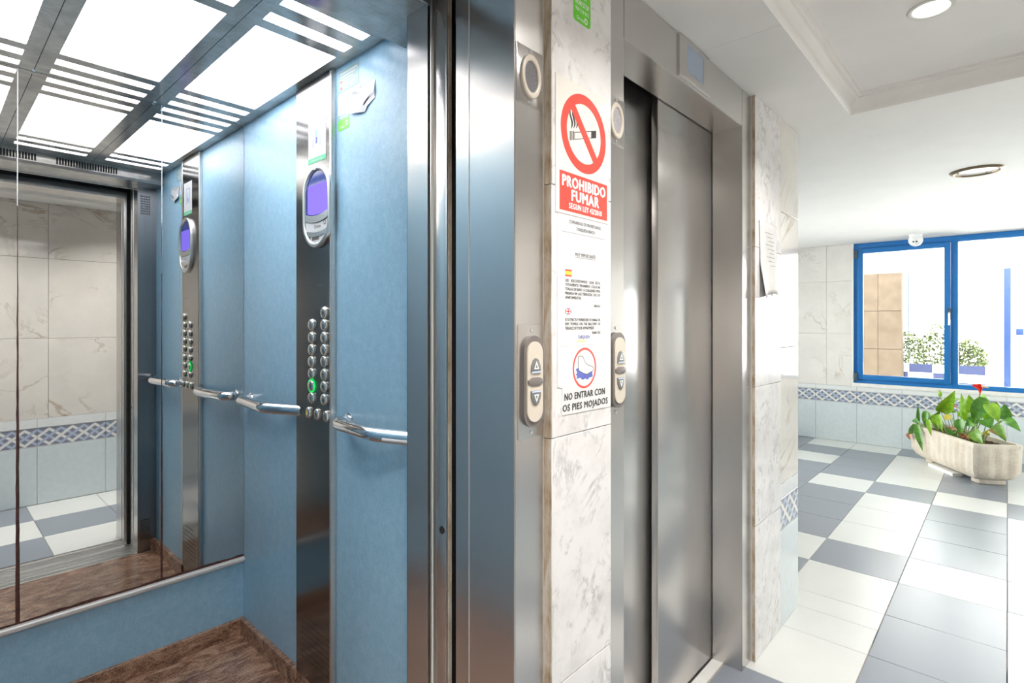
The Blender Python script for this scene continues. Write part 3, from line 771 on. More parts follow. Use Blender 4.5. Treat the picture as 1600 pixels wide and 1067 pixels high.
# stickers in the lift
st = thing('notice_sticker', 'white lift instruction sticker with a green foot above the violet screen', 'sticker', (XS - .0176, 1.7820, 2.0), SIDE)
sx0, sx1, sz0, sz1 = -.0620, .0620, -.0810, .0885
plate('sheet', rect(sx0, sx1, sz0, sz1), 0, .0006, M['white_sign'], st)
plate('green_band', rect(sx0, sx1, sz0, sz0 + .018), .0006, .0009, M['mint'], st)
lettering('Orona', -.040, sz0 + .005, .007, M['white_print'], st, .08, z=.0012)
plate('picture', rect(-.034, .028, -.026, .058), .0006, .0008, M['lilac_grey'], st)
plate('picture_opening', [(-.020, -.024), (.016, -.024), (.016, .050), (-.020, .050)], .0008, .0009, M['paper'], st)
plate('picture_figure', [(-.010, .008), (-.001, .008), (.000, .034), (-.009, .034)], .0009, .0010, M['teal'], st)
plate('picture_figure', [(-.010, -.014), (.002, -.016), (.004, .006), (-.008, .008)], .0009, .0010, M['blue_print'], st)
for i in range(4): plate('text_line', rect(-.05, .05 - .02 * (i % 2), -.038 - .008 * i, -.0355 - .008 * i), .0006, .0008, M['paper_grey'], st)
for i in range(2): plate('text_line', rect(-.045, .045 - .015 * i, .066 + .009 * i, .070 + .009 * i), .0006, .0008, M['paper_grey'], st)

sa = thing('instruction_sticker', 'pale green sticker of small print high on the blue lift wall', 'sticker', (XS, 1.6030, 2.1655), SIDE)
plate('sheet', rect(-.0615, .0615, -.0355, .0350), 0, .0006, M['pale_green'], sa)
for i in range(6):
    plate('text_line', rect(-.055, .052 - .012 * (i % 3), .022 - .010 * i, .026 - .010 * i), .0006, .0009, M['paper'], sa)
for i in range(2): plate('red_mark', rect(-.052, -.040, -.028 + .022 * i, -.020 + .022 * i), .0009, .0011, M['red'], sa)

sb = thing('emergency_sticker', 'white to lime green rounded sticker just right of the control panel', 'sticker', (XS, 1.6342, 2.0625), SIDE)
plate('sheet', rrect(-.0355, .0355, -.0620, .0600, .008, 4), 0, .0006, M['white_sign'], sb)
plate('green_base', rrect(-.0350, .0350, -.0615, -.0250, .007, 4), .0006, .0009, M['green'], sb)
plate('green_fade', rect(-.0350, .0350, -.0250, -.008), .0006, .0008, M['pale_green'], sb)
lettering('Orona', -.024, -.055, .010, M['white_print'], sb, .030, z=.0012)
ring('emblem', ell(.020, -.042, .008, .009, 18), ell(.020, -.042, .005, .006, 18), .0009, .0012, M['white_print'], sb)
ring('pictogram', rrect(-.018, .016, .008, .048, .01, 4), rrect(-.015, .013, .011, .045, .008, 4), .0006, .0009, M['pale_green'], sb)
lettering('NON STOP', -.026, -.022, .007, M['white_print'], sb, .05, z=.0012)

tn = thing('torn_sticker', 'torn and crumpled white sticker peeling off the blue lift wall', 'sticker', (XS, 1.5200, 2.070), SIDE)
bm = bmesh.new()
P_ = [(-.066, .032, .002), (-.045, .038, .006), (.0705, .043, .001), (.0705, .012, .004), (.0705, -.014, .0015), (.030, -.030, .004), (.016, -.045, .003), (-.02, -.040, .010), (-.080, -.0285, .012), (-.055, -.012, .003), (-.02, .0, .0035), (.02, -.012, .006), (.045, .004, .0035), (0, .02, .001)]
vv = [bm.verts.new(p) for p in P_]
for f in ((0, 9, 13), (0, 13, 1), (1, 13, 2), (2, 13, 12), (2, 12, 3), (3, 12, 4), (4, 12, 11), (4, 11, 5), (5, 11, 6), (6, 11, 7), (7, 11, 10), (7, 10, 8), (8, 10, 9), (9, 10, 13), (10, 11, 13), (11, 12, 13)): bm.faces.new([vv[i] for i in f])
ext = bmesh.ops.extrude_face_region(bm, geom=bm.faces[:])
for v in ext['geom']:
    if isinstance(v, bmesh.types.BMVert): v.co.z = max(.0002, v.co.z - .0008)
obj('sheet', bm, M['white_sign'], tn)
plate('torn_patch', [(-.070, .030), (-.062, .010), (-.058, .018), (-.010, .045), (-.045, .036)], .0002, .0012, plain('brown_glue_residue', (.20, .13, .12), .7), tn, 0, 2, False)
plate('crack', [(-.015, -.040), (-.012, -.024), (.025, -.012), (.069, .004), (.0705, .012), (.0705, .016), (.066, .006), (.02, -.016), (-.018, -.028)], .0062, .0066, M['lilac_grey'], tn, 0, 2, False)

# ------------------------------------------------------------------ handrails
def handrail(ys, ymid, yend, eo, label, plug):
    h = thing('handrail', label, 'handrail', (XS, ys, 1.030), SIDE)
    L = lambda y: ys - y
    path = bend([(L(ys), 0, .0), (L(ys), 0, .049), (L(ymid), 0, .072), (L(yend), 0, eo)], .03, 7)
    bm = bmesh.new(); tube_bm(bm, path, .0212, 20); obj('tube', bm, M['chrome'], h, True)
    e_ = Vector((L(yend) - L(ymid), 0, eo - .072)).normalized()
    bm = bmesh.new(); tube_bm(bm, [Vector((L(yend), 0, eo)) - e_ * .003, Vector((L(yend), 0, eo)) + e_ * .0012], .0208, 20); obj('end_cap', bm, M['satin'], h, True)
    fl_ = lathe('flange', [(0, 0), (.0265, 0), (.0265, .003), (.022, .004), (0, .006)], M['chrome'], h, 28)
    d = Vector((L(ymid) - 0, 0, .023)).normalized()
    bm = bmesh.new(); tube_bm(bm, [Vector((.030, 0, .049)) + d * 0 + Vector((0, 0, .002)), Vector((.030, 0, .051)) + d * .0022], .0219, 20, True); obj('joint_ring', bm, M['satin'], h, True)
    if plug:
        p = Vector((L(ymid) + (yend - ymid) * -.30, 0, .062))
        bm = bmesh.new(); u = Vector((L(yend) - L(ymid), 0, eo - .072)).normalized()
        a = Vector((L(ymid), 0, .072)) + u * .05; b = Vector((L(yend), 0, eo)) - u * .03
        off = Vector((0, -.006, .0185)); tube_bm(bm, [a + off, a + off + u * .004, b + off - u * .004, b + off], [.001, .0055, .0055, .001], 10)
        obj('grip_insert', bm, M['white_sign'], h, True)
    return h
handrail(2.3800, 2.098, 1.912, .003, 'chrome handrail between the mirror and the control panel', False)
handrail(1.6000, 1.352, 1.172, .014, 'chrome handrail between the control panel and the lift door post', True)

# ------------------------------------------------------------------ intercoms and call buttons on the steel frames
def intercom(x, z, label, mesh_m):
    t = thing('intercom', label, 'intercom', (x, YF, z), FAC)
    plate('faceplate', rrect(-.0435, .0435, -.062, .062, .002, 2), 0, .0018, M['steel'], t, .0006)
    ring('bezel', ell(.0, 0, .0325, .0475, 40), ell(.0, 0, .0215, .0335, 40), .0018, .0085, M['cream_plastic'], t, .0035)
    plate('speaker_grille', ell(0, 0, .0222, .0342, 36), .0018, .0045, mesh_m, t)
    for s in (-1, 1): lathe('screw', [(0, 0), (.0042, 0), (.0038, .002), (0, .0026)], M['chrome'], t, 14, (0, s * .0545, .0018))
    return t
intercom(.8893, 1.8815, 'oval speaker plate on the frame beside the open lift', M['mesh_grey'])
intercom(1.2370, 1.8830, 'oval speaker plate on the frame behind the marble pillar', M['mesh_light'])
def call_panel(x, z, label, plain_face):
    t = thing('call_panel', label, 'lift button', (x, YF, z), FAC)
    if not plain_face: plate('faceplate', rrect(-.0420, .0430, -.122, .122, .004, 3), 0, .0018, M['steel'], t, .0006)
    plate('bezel', rrect(-.0325, .0325, -.0985, .0985, .0325, 10), .0018, .011, M['warm_grey'], t, .004, 3)
    plate('face', rrect(-.0255, .0255, -.086, .086, .0255, 10), .011, .0145, M['cream_plastic'], t, .003, 3)
    plate('divider', [(-.0255, -.004), (-.012, -.0095), (.012, -.0095), (.0255, -.004), (.0255, .004), (.012, .0095), (-.012, .0095), (-.0255, .004)], .0145, .017, M['warm_grey'], t, .002)
    for s in (1, -1):
        pts = [(-.0165, s * .019), (.0165, s * .019), (.0155, s * .034), (.0090, s * .047), (0, s * .051), (-.0090, s * .047), (-.0155, s * .034)]
        if s < 0: pts = pts[::-1]
        b = plate('button', pts, .0145, .0175, M['button_grey'], t, .002, 2)
        o_, i_ = [(-.0080, s * .027), (.0080, s * .027), (0, s * .044)], [(-.0042, s * .0295), (.0042, s * .0295), (0, s * .0385)]
        ring('arrow', o_, i_, .0175, .0182, M['white_print'], b)
        plate('light_bar', rect(-.0145, .0145, *sorted((s * .0195, s * .0225))), .0175, .0180, M['pale_blue_print'], b)
    for s in (-1, 1): lathe('screw', [(0, 0), (.0042, 0), (.0038, .002), (0, .0026)], M['chrome'], t, 14, (0, s * .1105, .0018 if not plain_face else 0))
    return t
call_panel(.8925, 1.2265, 'up and down call buttons on a plate beside the open lift', False)
call_panel(1.2385, 1.2295, 'up and down call buttons half hidden behind the marble pillar', True)

# floor indicators over the doors
def indicator(x, label, screen):
    t = thing('floor_indicator', label, 'display', (x, YF, 2.1955), FAC)
    plate('housing', rect(-.115, .115, -.067, .066), 0, .0035, M['steel'], t, .001)
    ring('bezel', rect(-.1145, .1145, -.0665, .0655), rect(-.0600, .0650, -.040, .0495), .0035, .006, M['steel'], t, .001)
    plate('screen', rect(-.0605, .0655, -.0405, .050), .0035, .0042, screen, t)
    return t
indicator(1.7200, 'square pale blue unlit display above the closed lift doors', M['lcd_off'])
indicator(.4000, 'square violet lit display above the open lift doorway', M['lcd_on'])

# ------------------------------------------------------------------ signs on the marble pillar
ns = thing('no_smoking_sign', 'cream and red no smoking sign on the marble pillar', 'sign', (1.0650, YM, 1.7550), FAC)
sx_ = lambda x: x - 1.0650
sz_ = lambda z: z - 1.7550
plate('board', rect(sx_(.9565), sx_(1.1730), sz_(1.6000), sz_(1.9100)), 0, .0020, M['cream_sign'], ns, .0008, 1)
ccx, ccz, ro, ri = sx_(1.0672), sz_(1.7995), .0925, .0700
ring('prohibition_ring', ell(ccx, ccz, ro, ro, 56), ell(ccx, ccz, ri, ri, 56), .0020, .0024, M['red'], ns)
du_ = Vector((math.cos(R(-49)), math.sin(R(-49)))); dn = Vector((-du_.y, du_.x))
cc = Vector((ccx, ccz)); bw = .0105
plate('cigarette_outline', [tuple(cc + Vector(p)) for p in [(-.040, -.022), (.050, .004), (.050, .022), (-.040, -.004)]], .0020, .00215, M['ink'], ns, 0, 2, False)
plate('cigarette_paper', [tuple(cc + Vector(p)) for p in [(-.0385, -.0200), (.028, -.0008), (.028, .0138), (-.0385, -.0058)]], .00215, .00225, M['cream_sign'], ns, 0, 2, False)
for i in range(3): plate('ash_line', [tuple(cc + Vector(p)) for p in [(-.058 + i * .0065, -.028 + i * .0018), (-.0545 + i * .0065, -.027 + i * .0018), (-.0545 + i * .0065, -.006 + i * .0018), (-.058 + i * .0065, -.007 + i * .0018)]], .0020, .0022, M['ink'], ns, 0, 2, False)
for i in range(3):
    L_, Rr = [], []
    for k in range(13):
        t = k / 12; xx = -.056 + i * .010 + .006 * math.sin(t * 5.2 + .4) + t * .006; zz = .000 + t * .046 + i * .003; w = .0035 * math.sin(PI * min(1, t * .95 + .05)) + .0002
        L_.append(tuple(cc + Vector((xx - w, zz)))); Rr.append(tuple(cc + Vector((xx + w, zz))))
    plate('smoke_curl', L_[::-1] + Rr, .0020, .0022, M['ink'], ns, 0, 2, False)
plate('prohibition_bar', [tuple(cc + du_ * a + dn * b) for a, b in ((-.0715, -bw), (.0715, -bw), (.0715, bw), (-.0715, bw))], .00225, .00255, M['red'], ns, 0, 2, False)
plate('red_band', rect(sx_(.9705), sx_(1.1660), sz_(1.6080), sz_(1.6970)), .0020, .0022, M['red'], ns, 0, 2, False)
lettering('PROHIBIDO', sx_(1.0685), sz_(1.6640), .0245, M['white_print'], ns, .176, .0026, 'CENTER', .05)
lettering('FUMAR', sx_(1.0720), sz_(1.6345), .0245, M['white_print'], ns, .112, .0026, 'CENTER', .05)
lettering('SEGUN LEY 42/2010', sx_(1.0730), sz_(1.6155), .0125, M['white_print'], ns, .135, .0026, 'CENTER', .035)

no = thing('paper_notice', 'printed white paper notice with two small flags below the no smoking sign', 'notice', (1.0740, YM, 1.4500), FAC)
nx_ = lambda x: x - 1.0740
nz_ = lambda z: z - 1.4500
# on the pillar: z from pixel rows at x about 1.075 (0.0016 m per pixel)
plate('sheet', rect(nx_(.9640), nx_(1.1820), nz_(1.3005), nz_(1.6030)), 0, .0008, M['paper'], no)
def nl(t, x, z, h, w, al='LEFT', m='ink', b=0.022): lettering(t, nx_(x), nz_(z), h, M[m], no, w, .0012, al, b)
nl('COMUNIDAD DE PROPIETARIOS', 1.0735, 1.5820, .0075, .130, 'CENTER', 'ink_grey')
nl('TORQUESA BEACH', 1.0745, 1.5680, .0075, .076, 'CENTER', 'ink_grey')
plate('rule', rect(nx_(.9800), nx_(1.1600), nz_(1.5600), nz_(1.5607)), .0008, .0010, M['ink_grey'], no)
nl('MUY IMPORTANTE', 1.0740, 1.5080, .0085, .084, 'CENTER', 'ink_grey')
plate('rule', rect(nx_(1.0320), nx_(1.1160), nz_(1.5050), nz_(1.5058)), .0008, .0010, M['ink_grey'], no)
fz = 1.4590
plate('spanish_flag', rect(nx_(.9930), nx_(1.0180), nz_(fz), nz_(fz + .016)), .0008, .0010, M['red'], no)
plate('spanish_flag_stripe', rect(nx_(.9930), nx_(1.0180), nz_(fz + .004), nz_(fz + .012)), .0010, .0011, M['yellow'], no)
for i, t in enumerate(('LES   RECORDAMOS   QUE  ESTA', 'TOTALMENTE  PROHIBIDO  COLOCAR', 'TOALLAS DE BAÑO  O CUALQUIER OTRA', 'PRENDA EN LAS TERRAZAS  DE LOS')):
    nl(t, .9930, 1.4470 - i * .0098, .0062, .143, 'LEFT', 'ink')
nl('APARTAMENTOS.', .9930, 1.4470 - 4 * .0098, .0062, .062, 'LEFT', 'ink')
nl('GRACIAS', 1.1360, 1.3915, .0055, .027, 'RIGHT', 'ink')
uz = 1.3720
plate('union_flag', rect(nx_(.9930), nx_(1.0170), nz_(uz), nz_(uz + .0145)), .0008, .0010, M['blue_print'], no)
for s in (1, -1):
    a = [(nx_(.9930), nz_(uz + (.0125 if s > 0 else 0))), (nx_(.9930), nz_(uz + (.0145 if s > 0 else .002))), (nx_(.9960), nz_(uz + (.0145 if s > 0 else 0)))]
    d0 = Vector((.024, -.0145 * s)); pz = uz + (.0145 if s > 0 else 0)
    q = Vector((nx_(.9930), nz_(pz))); nrm = Vector((-d0.y, d0.x)).normalized() * .0014
    plate('union_flag_cross', [tuple(q - nrm), tuple(q + d0 - nrm), tuple(q + d0 + nrm), tuple(q + nrm)], .0010, .00108, M['white_print'], no, 0, 2, False)
for w_, mm, zz in ((.0042, 'white_print', .00116), (.0024, 'red', .00124)):
    plate('union_flag_cross', rect(nx_(.9930), nx_(1.0170), nz_(uz + .00725 - w_ / 2), nz_(uz + .00725 + w_ / 2)), .0010, zz, M[mm], no)
    plate('union_flag_cross', rect(nx_(1.0050 - w_ * .6), nx_(1.0050 + w_ * .6), nz_(uz), nz_(uz + .0145)), .0010, zz, M[mm], no)
for i, (t, w_) in enumerate((('IT IS STRICTLY FORBIDDEN TO HANG OR', .143), ('DRY  TOWELS  ON  THE  BALCONY  OF', .143), ('TERRACE OF YOUR APPARTMENT.', .118))):
    nl(t, .9930, 1.3570 - i * .0098, .0062, w_, 'LEFT', 'ink')
nl('THANK YOU', 1.1360, 1.3265, .0058, .036, 'RIGHT', 'ink')
plate('logo_stripe', rect(nx_(1.0420), nx_(1.0720), nz_(1.3075), nz_(1.3130)), .0008, .0010, M['pale_yellow'], no)
plate('logo_stripe', rect(nx_(1.0720), nx_(1.0890), nz_(1.3075), nz_(1.3130)), .0008, .0010, M['pale_blue_print'], no)
plate('logo_stripe', rect(nx_(1.0390), nx_(1.0405), nz_(1.3060), nz_(1.3240)), .0008, .0010, M['pale_blue_print'], no)
lettering('TURQUESA', nx_(1.0420), nz_(1.3160), .0072, M['blue_print'], no, .048, .0012, 'LEFT', .01, shear=.25)

wt = thing('wet_feet_sign', 'white sign forbidding wet feet, its lower left corner broken', 'sign', (1.0740, YM, 1.2200), FAC)
wx = lambda x: x - 1.0740
wz = lambda z: z - 1.2200
plate('board', [(wx(.9640), wz(1.3000)), (wx(.9645), wz(1.2085)), (wx(.9810), wz(1.2060)), (wx(.9805), wz(1.1720)), (wx(.9770), wz(1.1600)), (wx(.9810), wz(1.1440)), (wx(1.1815), wz(1.1420)), (wx(1.1815), wz(1.2950)), (wx(1.1780), wz(1.3000))][::-1], 0, .0016, M['white_sign'], wt, 0, 2, False)
ccx, ccz = wx(1.0690), wz(1.2460)
ring('red_ring', ell(ccx, ccz, .0480, .0480, 48), ell(ccx, ccz, .0432, .0432, 48), .0016, .0020, M['red'], wt)
foot = [(-.026, .0266), (-.024, .029), (-.009, .0285), (-.006, .024), (-.002, .0176), (.0060, .0105), (.0135, .0064), (.030, .002), (.037, -.0016), (.037, -.006), (.033, -.0095), (.0076, -.016), (-.010, -.011), (-.0246, -.0048), (-.027, .004)]
plate('water_splash', [(ccx + a, ccz + b) for a, b in [(-.036, -.001), (-.030, -.010), (-.036, -.014), (-.030, -.017), (-.034, -.024), (-.018, -.022), (-.008, -.028), (.002, -.025), (.012, -.029), (.020, -.024), (.034, -.023), (.031, -.013), (.038, -.005), (.030, -.004), (.02, -.009), (-.02, -.001), (-.026, .001)]], .0016, .0018, M['blue_print'], wt, 0, 2, False)
plate('foot', [(ccx + a, ccz + b) for a, b in foot][::-1], .0018, .00195, M['white_sign'], wt, 0, 2, False)
bm = bmesh.new(); q_ = [Vector((ccx + a, ccz + b)) for a, b in foot]; nq = len(q_)
for i in range(nq):
    a, b = q_[i], q_[(i + 1) % nq]; d = (b - a).normalized() * .0005; w_ = Vector((-d.y, d.x)) * 1.15
    bm.faces.new([bm.verts.new((*p, .0021)) for p in (a - d - w_, b + d - w_, b + d + w_, a - d + w_)])
obj('foot_outline', bm, M['ink'], wt)
lettering('NO ENTRAR CON', wx(1.0725), wz(1.1765), .0150, M['ink'], wt, .166, .0021, 'CENTER', .04)
lettering('OS PIES MOJADOS', wx(.9825), wz(1.1515), .0150, M['ink'], wt, .186, .0021, 'LEFT', .04)

gs = thing('emergency_sticker.001', 'lime green rounded phone sticker at the top of the marble pillar', 'sticker', (1.0600, YM, 2.1000), FAC)
plate('sheet', rrect(-.0350, .0350, -.0420, .070, .010, 6), 0, .0006, M['green'], gs)
lettering('24 h', .0, .018, .013, M['white_print'], gs, .032, .0009, 'CENTER', .015)
lettering('NON STOP', .0, -.001, .0120, M['white_print'], gs, .056, .0009, 'CENTER', .02)
lettering('900 210 813', .0, -.016, .0090, M['white_print'], gs, .054, .0009, 'CENTER', .01)
lettering('Orona', -.022, -.036, .0085, M['white_print'], gs, .030, .0009, 'LEFT', .012)
ring('emblem', ell(.0155, -.0295, .0065, .0075, 18), ell(.0155, -.0295, .0040, .0048, 18), .0006, .0009, M['white_print'], gs)

# crumpled sheet on the far marble slab
pp = thing('crumpled_notice', 'crumpled printed sheet hanging on the marble right of the closed lift', 'notice', (2.4050, YM, 1.6200), FAC)
bm = bmesh.new(); nu, nv = 12, 14; g_ = []
for j in range(nv + 1):
    row = []
    for i in range(nu + 1):
        u, v = i / nu, j / nv
        x = -.105 + .212 * u + .004 * math.sin(v * 3); y = .152 - (.305 + .012 * math.sin(u * 5 + 1)) * v
        z = .002 + .012 * v * v * (1 + math.sin(u * 9)) * .5 + (.020 * max(0, v - .55) / .45 if u < .3 else 0) * (1 - u / .3)
        row.append(bm.verts.new((x, y, z)))
    g_.append(row)
for j in range(nv):
    for i in range(nu): bm.faces.new((g_[j][i], g_[j + 1][i], g_[j + 1][i + 1], g_[j][i + 1]))
o = obj('sheet', bm, M['paper_grey'], pp, True)
sd = o.modifiers.new('thick', 'SOLIDIFY'); sd.thickness = .0008; sd.offset = -1
bm = bmesh.new()
for i in range(9): put(bm, -.050 + .02 * (i % 3), .055 - .012 * (i % 2), .108 - i * .017, .110 - i * .017, .0150 - .001 * i if i > 20 else .006 + .0011 * i, .0064 + .0011 * i)
o = obj('text_lines', bm, M['ink_grey'], pp)

# ------------------------------------------------------------------ wall opposite the lifts (seen in the mirror)
wo_ = thing('wall_opposite', 'cream marble tiled wall facing the lifts, seen in the mirror', 'wall', kind='structure')
def tiled_opp(x0, x1, step_m, step_b, offm, offb):
    for z0, z1 in ((.640, 1.242), (1.242, 1.845), (1.845, ZC)):
        x = offm
        while x > x0: x -= step_m
        while x < x1:
            a, b = max(x, x0), min(x + step_m, x1)
            if b - a > .01: tile('mo', b - a - .002, z1 - z0 - .002, .01, M['marble_tile_m'], wo_, ((a + b) / 2, YO - .005, (z0 + z1) / 2), 'marble_tile', OPP)
            x += step_m
    for z0, z1, m, nm, zr in ((0, .4308, 'pale_tile', 'wall_tile', 0), (.4308, .5723, 'frieze', 'frieze_tile', 0), (.5723, .640, 'trim_tile', 'trim_tile', .004)):
        x = offb
        while x > x0: x -= step_b
        while x < x1:
            a, b = max(x, x0), min(x + step_b, x1)
            if b - a > .01: tile('bo' + m, b - a - .002, z1 - z0 - .002, .01, M[m], wo_, ((a + b) / 2, YO - .005 + zr, (z0 + z1) / 2), nm, OPP)
            x += step_b
tiled_opp(X0, XO, .93, .4186, .655, .590)
box('masonry', (X0, XO, YO - .16, YO - .0105, 0, ZC), M['grout'], wo_)
bm = bmesh.new(); put(bm, XO, XO + .015, YR, YO, 0, ZC); obj('return_wall', bm, M['white_paint'], wo_)
box('masonry', (XO - .15, XO, YR, YO - .16, 0, ZC), M['grout'], wo_)
we = thing('wall_end', 'plain painted wall closing the lift corridor', 'wall', kind='structure')
box('plaster', (X0 - .12, X0, YO - .2, .96, 0, ZC), M['white_paint'], we)
wsd = thing('wall_side', 'plain white side walls of the lobby', 'wall', kind='structure')
box('plaster', (XE - .13, 4.30, YL, YL + .12, 0, ZC), M['white_paint'], wsd)
box('plaster', (6.95, XW + .15, YL, YL + .12, 0, ZC), M['white_paint'], wsd)
w3 = thing('added_window_3', 'unseen blue framed glazing added on the left side wall to let in daylight', 'window', (0, YL, 0), kind='structure')  # added opening, never in view: brightens the window wall and far ceiling
for xa in (4.30, 5.60, 6.895): box('frame_post', (xa, xa + .055, .012, .075, 0, ZC - .004), M['blue_frame'], w3, .003)
for za, zb in ((0, .06), (ZC - .064, ZC - .004)): box('frame_rail', (4.355, 6.895, .014, .072, za, zb), M['blue_frame'], w3, .003)
for xa, xb in ((4.355, 5.60), (5.655, 6.895)): box('pane', (xa, xb, .039, .045, .06, ZC - .064), M['glass'], w3)
box('plaster', (XO - .15, 5.10, YR - .12, YR, 0, ZC), M['white_paint'], wsd)
box('plaster', (6.90, XW + .15, YR - .12, YR, 0, ZC), M['white_paint'], wsd)
w2 = thing('added_window_2', 'unseen blue framed glazing added on the right side wall for more daylight', 'window', (0, YR, 0), kind='structure')  # unseen opening put in to bring more daylight into the far lobby
for xa in (5.10, 5.97, 6.845): box('frame_post', (xa, xa + .055, -.075, -.012, 0, ZC - .004), M['blue_frame'], w2, .003)
for za, zb in ((0, .06), (ZC - .064, ZC - .004)): box('frame_rail', (5.155, 6.845, -.072, -.014, za, zb), M['blue_frame'], w2, .003)
for xa, xb in ((5.155, 5.97), (6.025, 6.845)): box('pane', (xa, xb, -.045, -.039, .06, ZC - .064), M['glass'], w2)
dk = thing('wall_plaque', 'round white plaque with a brass-coloured rim on the tiled wall', 'plaque', (1.1650, YO, 1.905), OPP)
ring('rim', ell(0, 0, .066, .066, 40), ell(0, 0, .052, .052, 40), 0, .016, M['brass'], dk, .005)
plate('disc', ell(0, 0, .053, .053, 40), 0, .008, M['white_sign'], dk)

# ------------------------------------------------------------------ window wall
ww = thing('wall_window', 'marble and pale tile wall around the blue window', 'wall', kind='structure')
WY0, WY1, WZ0 = -1.75, 1.2917, .690
def wtile(y0, y1, z0, z1, m, nm, zr=0.0):
    if y1 - y0 < .01: return
    tile('w' + m, y1 - y0 - .002, z1 - z0 - .002, .012, M[m], ww, (XW + .006 - zr, (y0 + y1) / 2, (z0 + z1) / 2), nm, SIDE)
ys_m = [WY1 + .020, 1.5619, 2.16, 2.76, YL]
for z0, z1 in ((.640, 1.242), (1.242, 1.845), (1.845, ZC)):
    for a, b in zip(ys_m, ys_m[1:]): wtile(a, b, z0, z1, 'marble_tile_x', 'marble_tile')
y = 1.2594 + 4 * .4176
ysb = []
while y > YR: ysb.append(y); y -= .4176
ysb = [YL] + [q for q in ysb if q < YL - .05] + [YR]
for a, b in zip(ysb[1:], ysb):
    wtile(a, b, 0, .4466, 'pale_tile', 'wall_tile'); wtile(a, b, .4466, .590, 'frieze', 'frieze_tile'); wtile(a, b, .590, .640, 'trim_tile', 'trim_tile', .004)
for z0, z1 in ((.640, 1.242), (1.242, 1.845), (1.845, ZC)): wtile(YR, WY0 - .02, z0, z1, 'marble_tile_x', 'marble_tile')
bm = bmesh.new(); put(bm, XW + .0125, XW + .16, WY1 + .002, YL, 0, ZC); put(bm, XW + .0125, XW + .16, YR, WY0 - .002, 0, ZC); put(bm, XW + .0125, XW + .16, WY0, WY1, 0, .640)
obj('masonry', bm, M['grout'], ww)
box('window_sill', (XW - .012, XW + .16, WY0, WY1 + .018, .640, .682), M['sill_stone'], ww, .003)
box('window_reveal', (XW - .004, XW + .16, WY1, WY1 + .020, .682, ZC), M['white_paint'], ww)

wn = thing('window_1', 'wide blue framed window at the end of the lobby', 'window', (XW, 0, 0), kind='structure')
def wb_(name, x0, x1, y0, y1, z0, z1, m='blue_frame', par=None, bv=.003):
    o = box(name, (x0, x1, y0, y1, z0, z1), M[m], par or wn, bv); 
    if par is None or par is wn: o.location.x = o.location.x
    return o
X1, X2 = .012, .075
zt = ZC - .004
wb_('frame_rail', X1, X2, WY0, WY1, .682, .730); wb_('frame_rail', X1, X2, WY0, WY1, zt - .062, zt)
for ya, yb in ((WY1 - .046, WY1), (.374, .432), (-.640, -.582), (WY0, WY0 + .046)): wb_('frame_post', X1 - .001, X2 + .001, ya, yb, .682, zt)
def sash(y0, y1, z0, z1, w=.052):
    s = bpy.data.objects.new('sash', None); C.objects.link(s); s.parent = wn
    for b in ((y0, y0 + w, z0, z1), (y1 - w, y1, z0, z1)): box('stile', (-.008, .050, *b), M['blue_frame'], s, .004)
    for b in ((y0 + w, y1 - w, z0, z0 + w), (y0 + w, y1 - w, z1 - w, z1)): box('rail', (-.008, .050, *b), M['blue_frame'], s, .004)
    box('pane', (.018, .024, y0 + w - .004, y1 - w + .004, z0 + w - .004, z1 - w + .004), M['glass'], s)
    return s
sash(.434, 1.2520, .726, 2.198)
box('pane', (.030, .036, -.584, .376, .728, zt - .060), M['glass'], wn)
sash(WY0 + .04, -.636, .726, 2.198)
# handle and hinges
hb = box('handle', (-.016, -.008, .428, .456, 1.395, 1.512), M['hinge'], wn, .002)
hl = bmesh.new(); tube_bm(hl, bend([(-.016, .442, 1.470), (-.045, .442, 1.470), (-.050, .442, 1.338)], .012, 4), .0095, 10); obj('handle_lever', hl, M['satin'], wn, True)
for z in (2.14, .755): box('hinge', (-.020, .014, 1.250, 1.286, z - .045, z + .045), M['hinge'], wn, .003)

portal((XW + .17, (WY0 + WY1) / 2, 1.46), (0, R(90), 0), 1.55, WY1 - WY0)

portal((5.62, YL + .13, 1.13), (R(-90), 0, 0), 2.6, 2.1)
portal((6.0, YR - .13, 1.13), (R(90), 0, 0), 1.7, 2.1)

# ------------------------------------------------------------------ ceiling fittings
def downlight(x, y, label):
    t = thing('downlight', label, 'ceiling light', (x, y, ZT), (R(180), 0, 0))
    lathe('trim_ring', [(.0465, .0005), (.0475, .004), (.052, .006), (.060, .005), (.063, .0), (.063, -.004)], M['lamp_white'], t, 40)
    lathe('lamp', [(0, .0035), (.034, .003), (.0475, .0015)], M['lamp_on'], t, 32)
    d = bpy.data.lights.new('downlight_beam', 'AREA'); d.shape = 'DISK'; d.size = .085; d.energy = DOWN_W; d.color = (1.0, .965, .925); d.spread = R(125)
    o = bpy.data.objects.new('downlight_beam', d); C.objects.link(o); o.parent = t; o.location = (0, 0, .008); o.rotation_euler = (R(180), 0, 0)
    return t
downlight(2.135, .1753, 'lit round downlight in the recessed ceiling tray')
downlight(1.15, .1753, 'lit round downlight in the ceiling tray before the marble pillar')
downlight(.165, .1753, 'lit round downlight in the ceiling tray before the open lift')
downlight(-.82, .1753, 'lit round downlight at the far left of the ceiling tray')
rl = thing('recessed_lamp', 'unlit round recessed ceiling lamp with a bronze rim', 'ceiling light', (4.2600, .1360, ZC), (R(180), 0, 0))
lathe('rim', [(.098, -.006), (.100, .004), (.108, .012), (.122, .008), (.129, 0), (.129, -.003)], M['bronze'], rl, 48)
lathe('reflector', [(0, .001), (.06, .001), (.099, .002), (.101, .005)], M['lamp_white'], rl, 48)
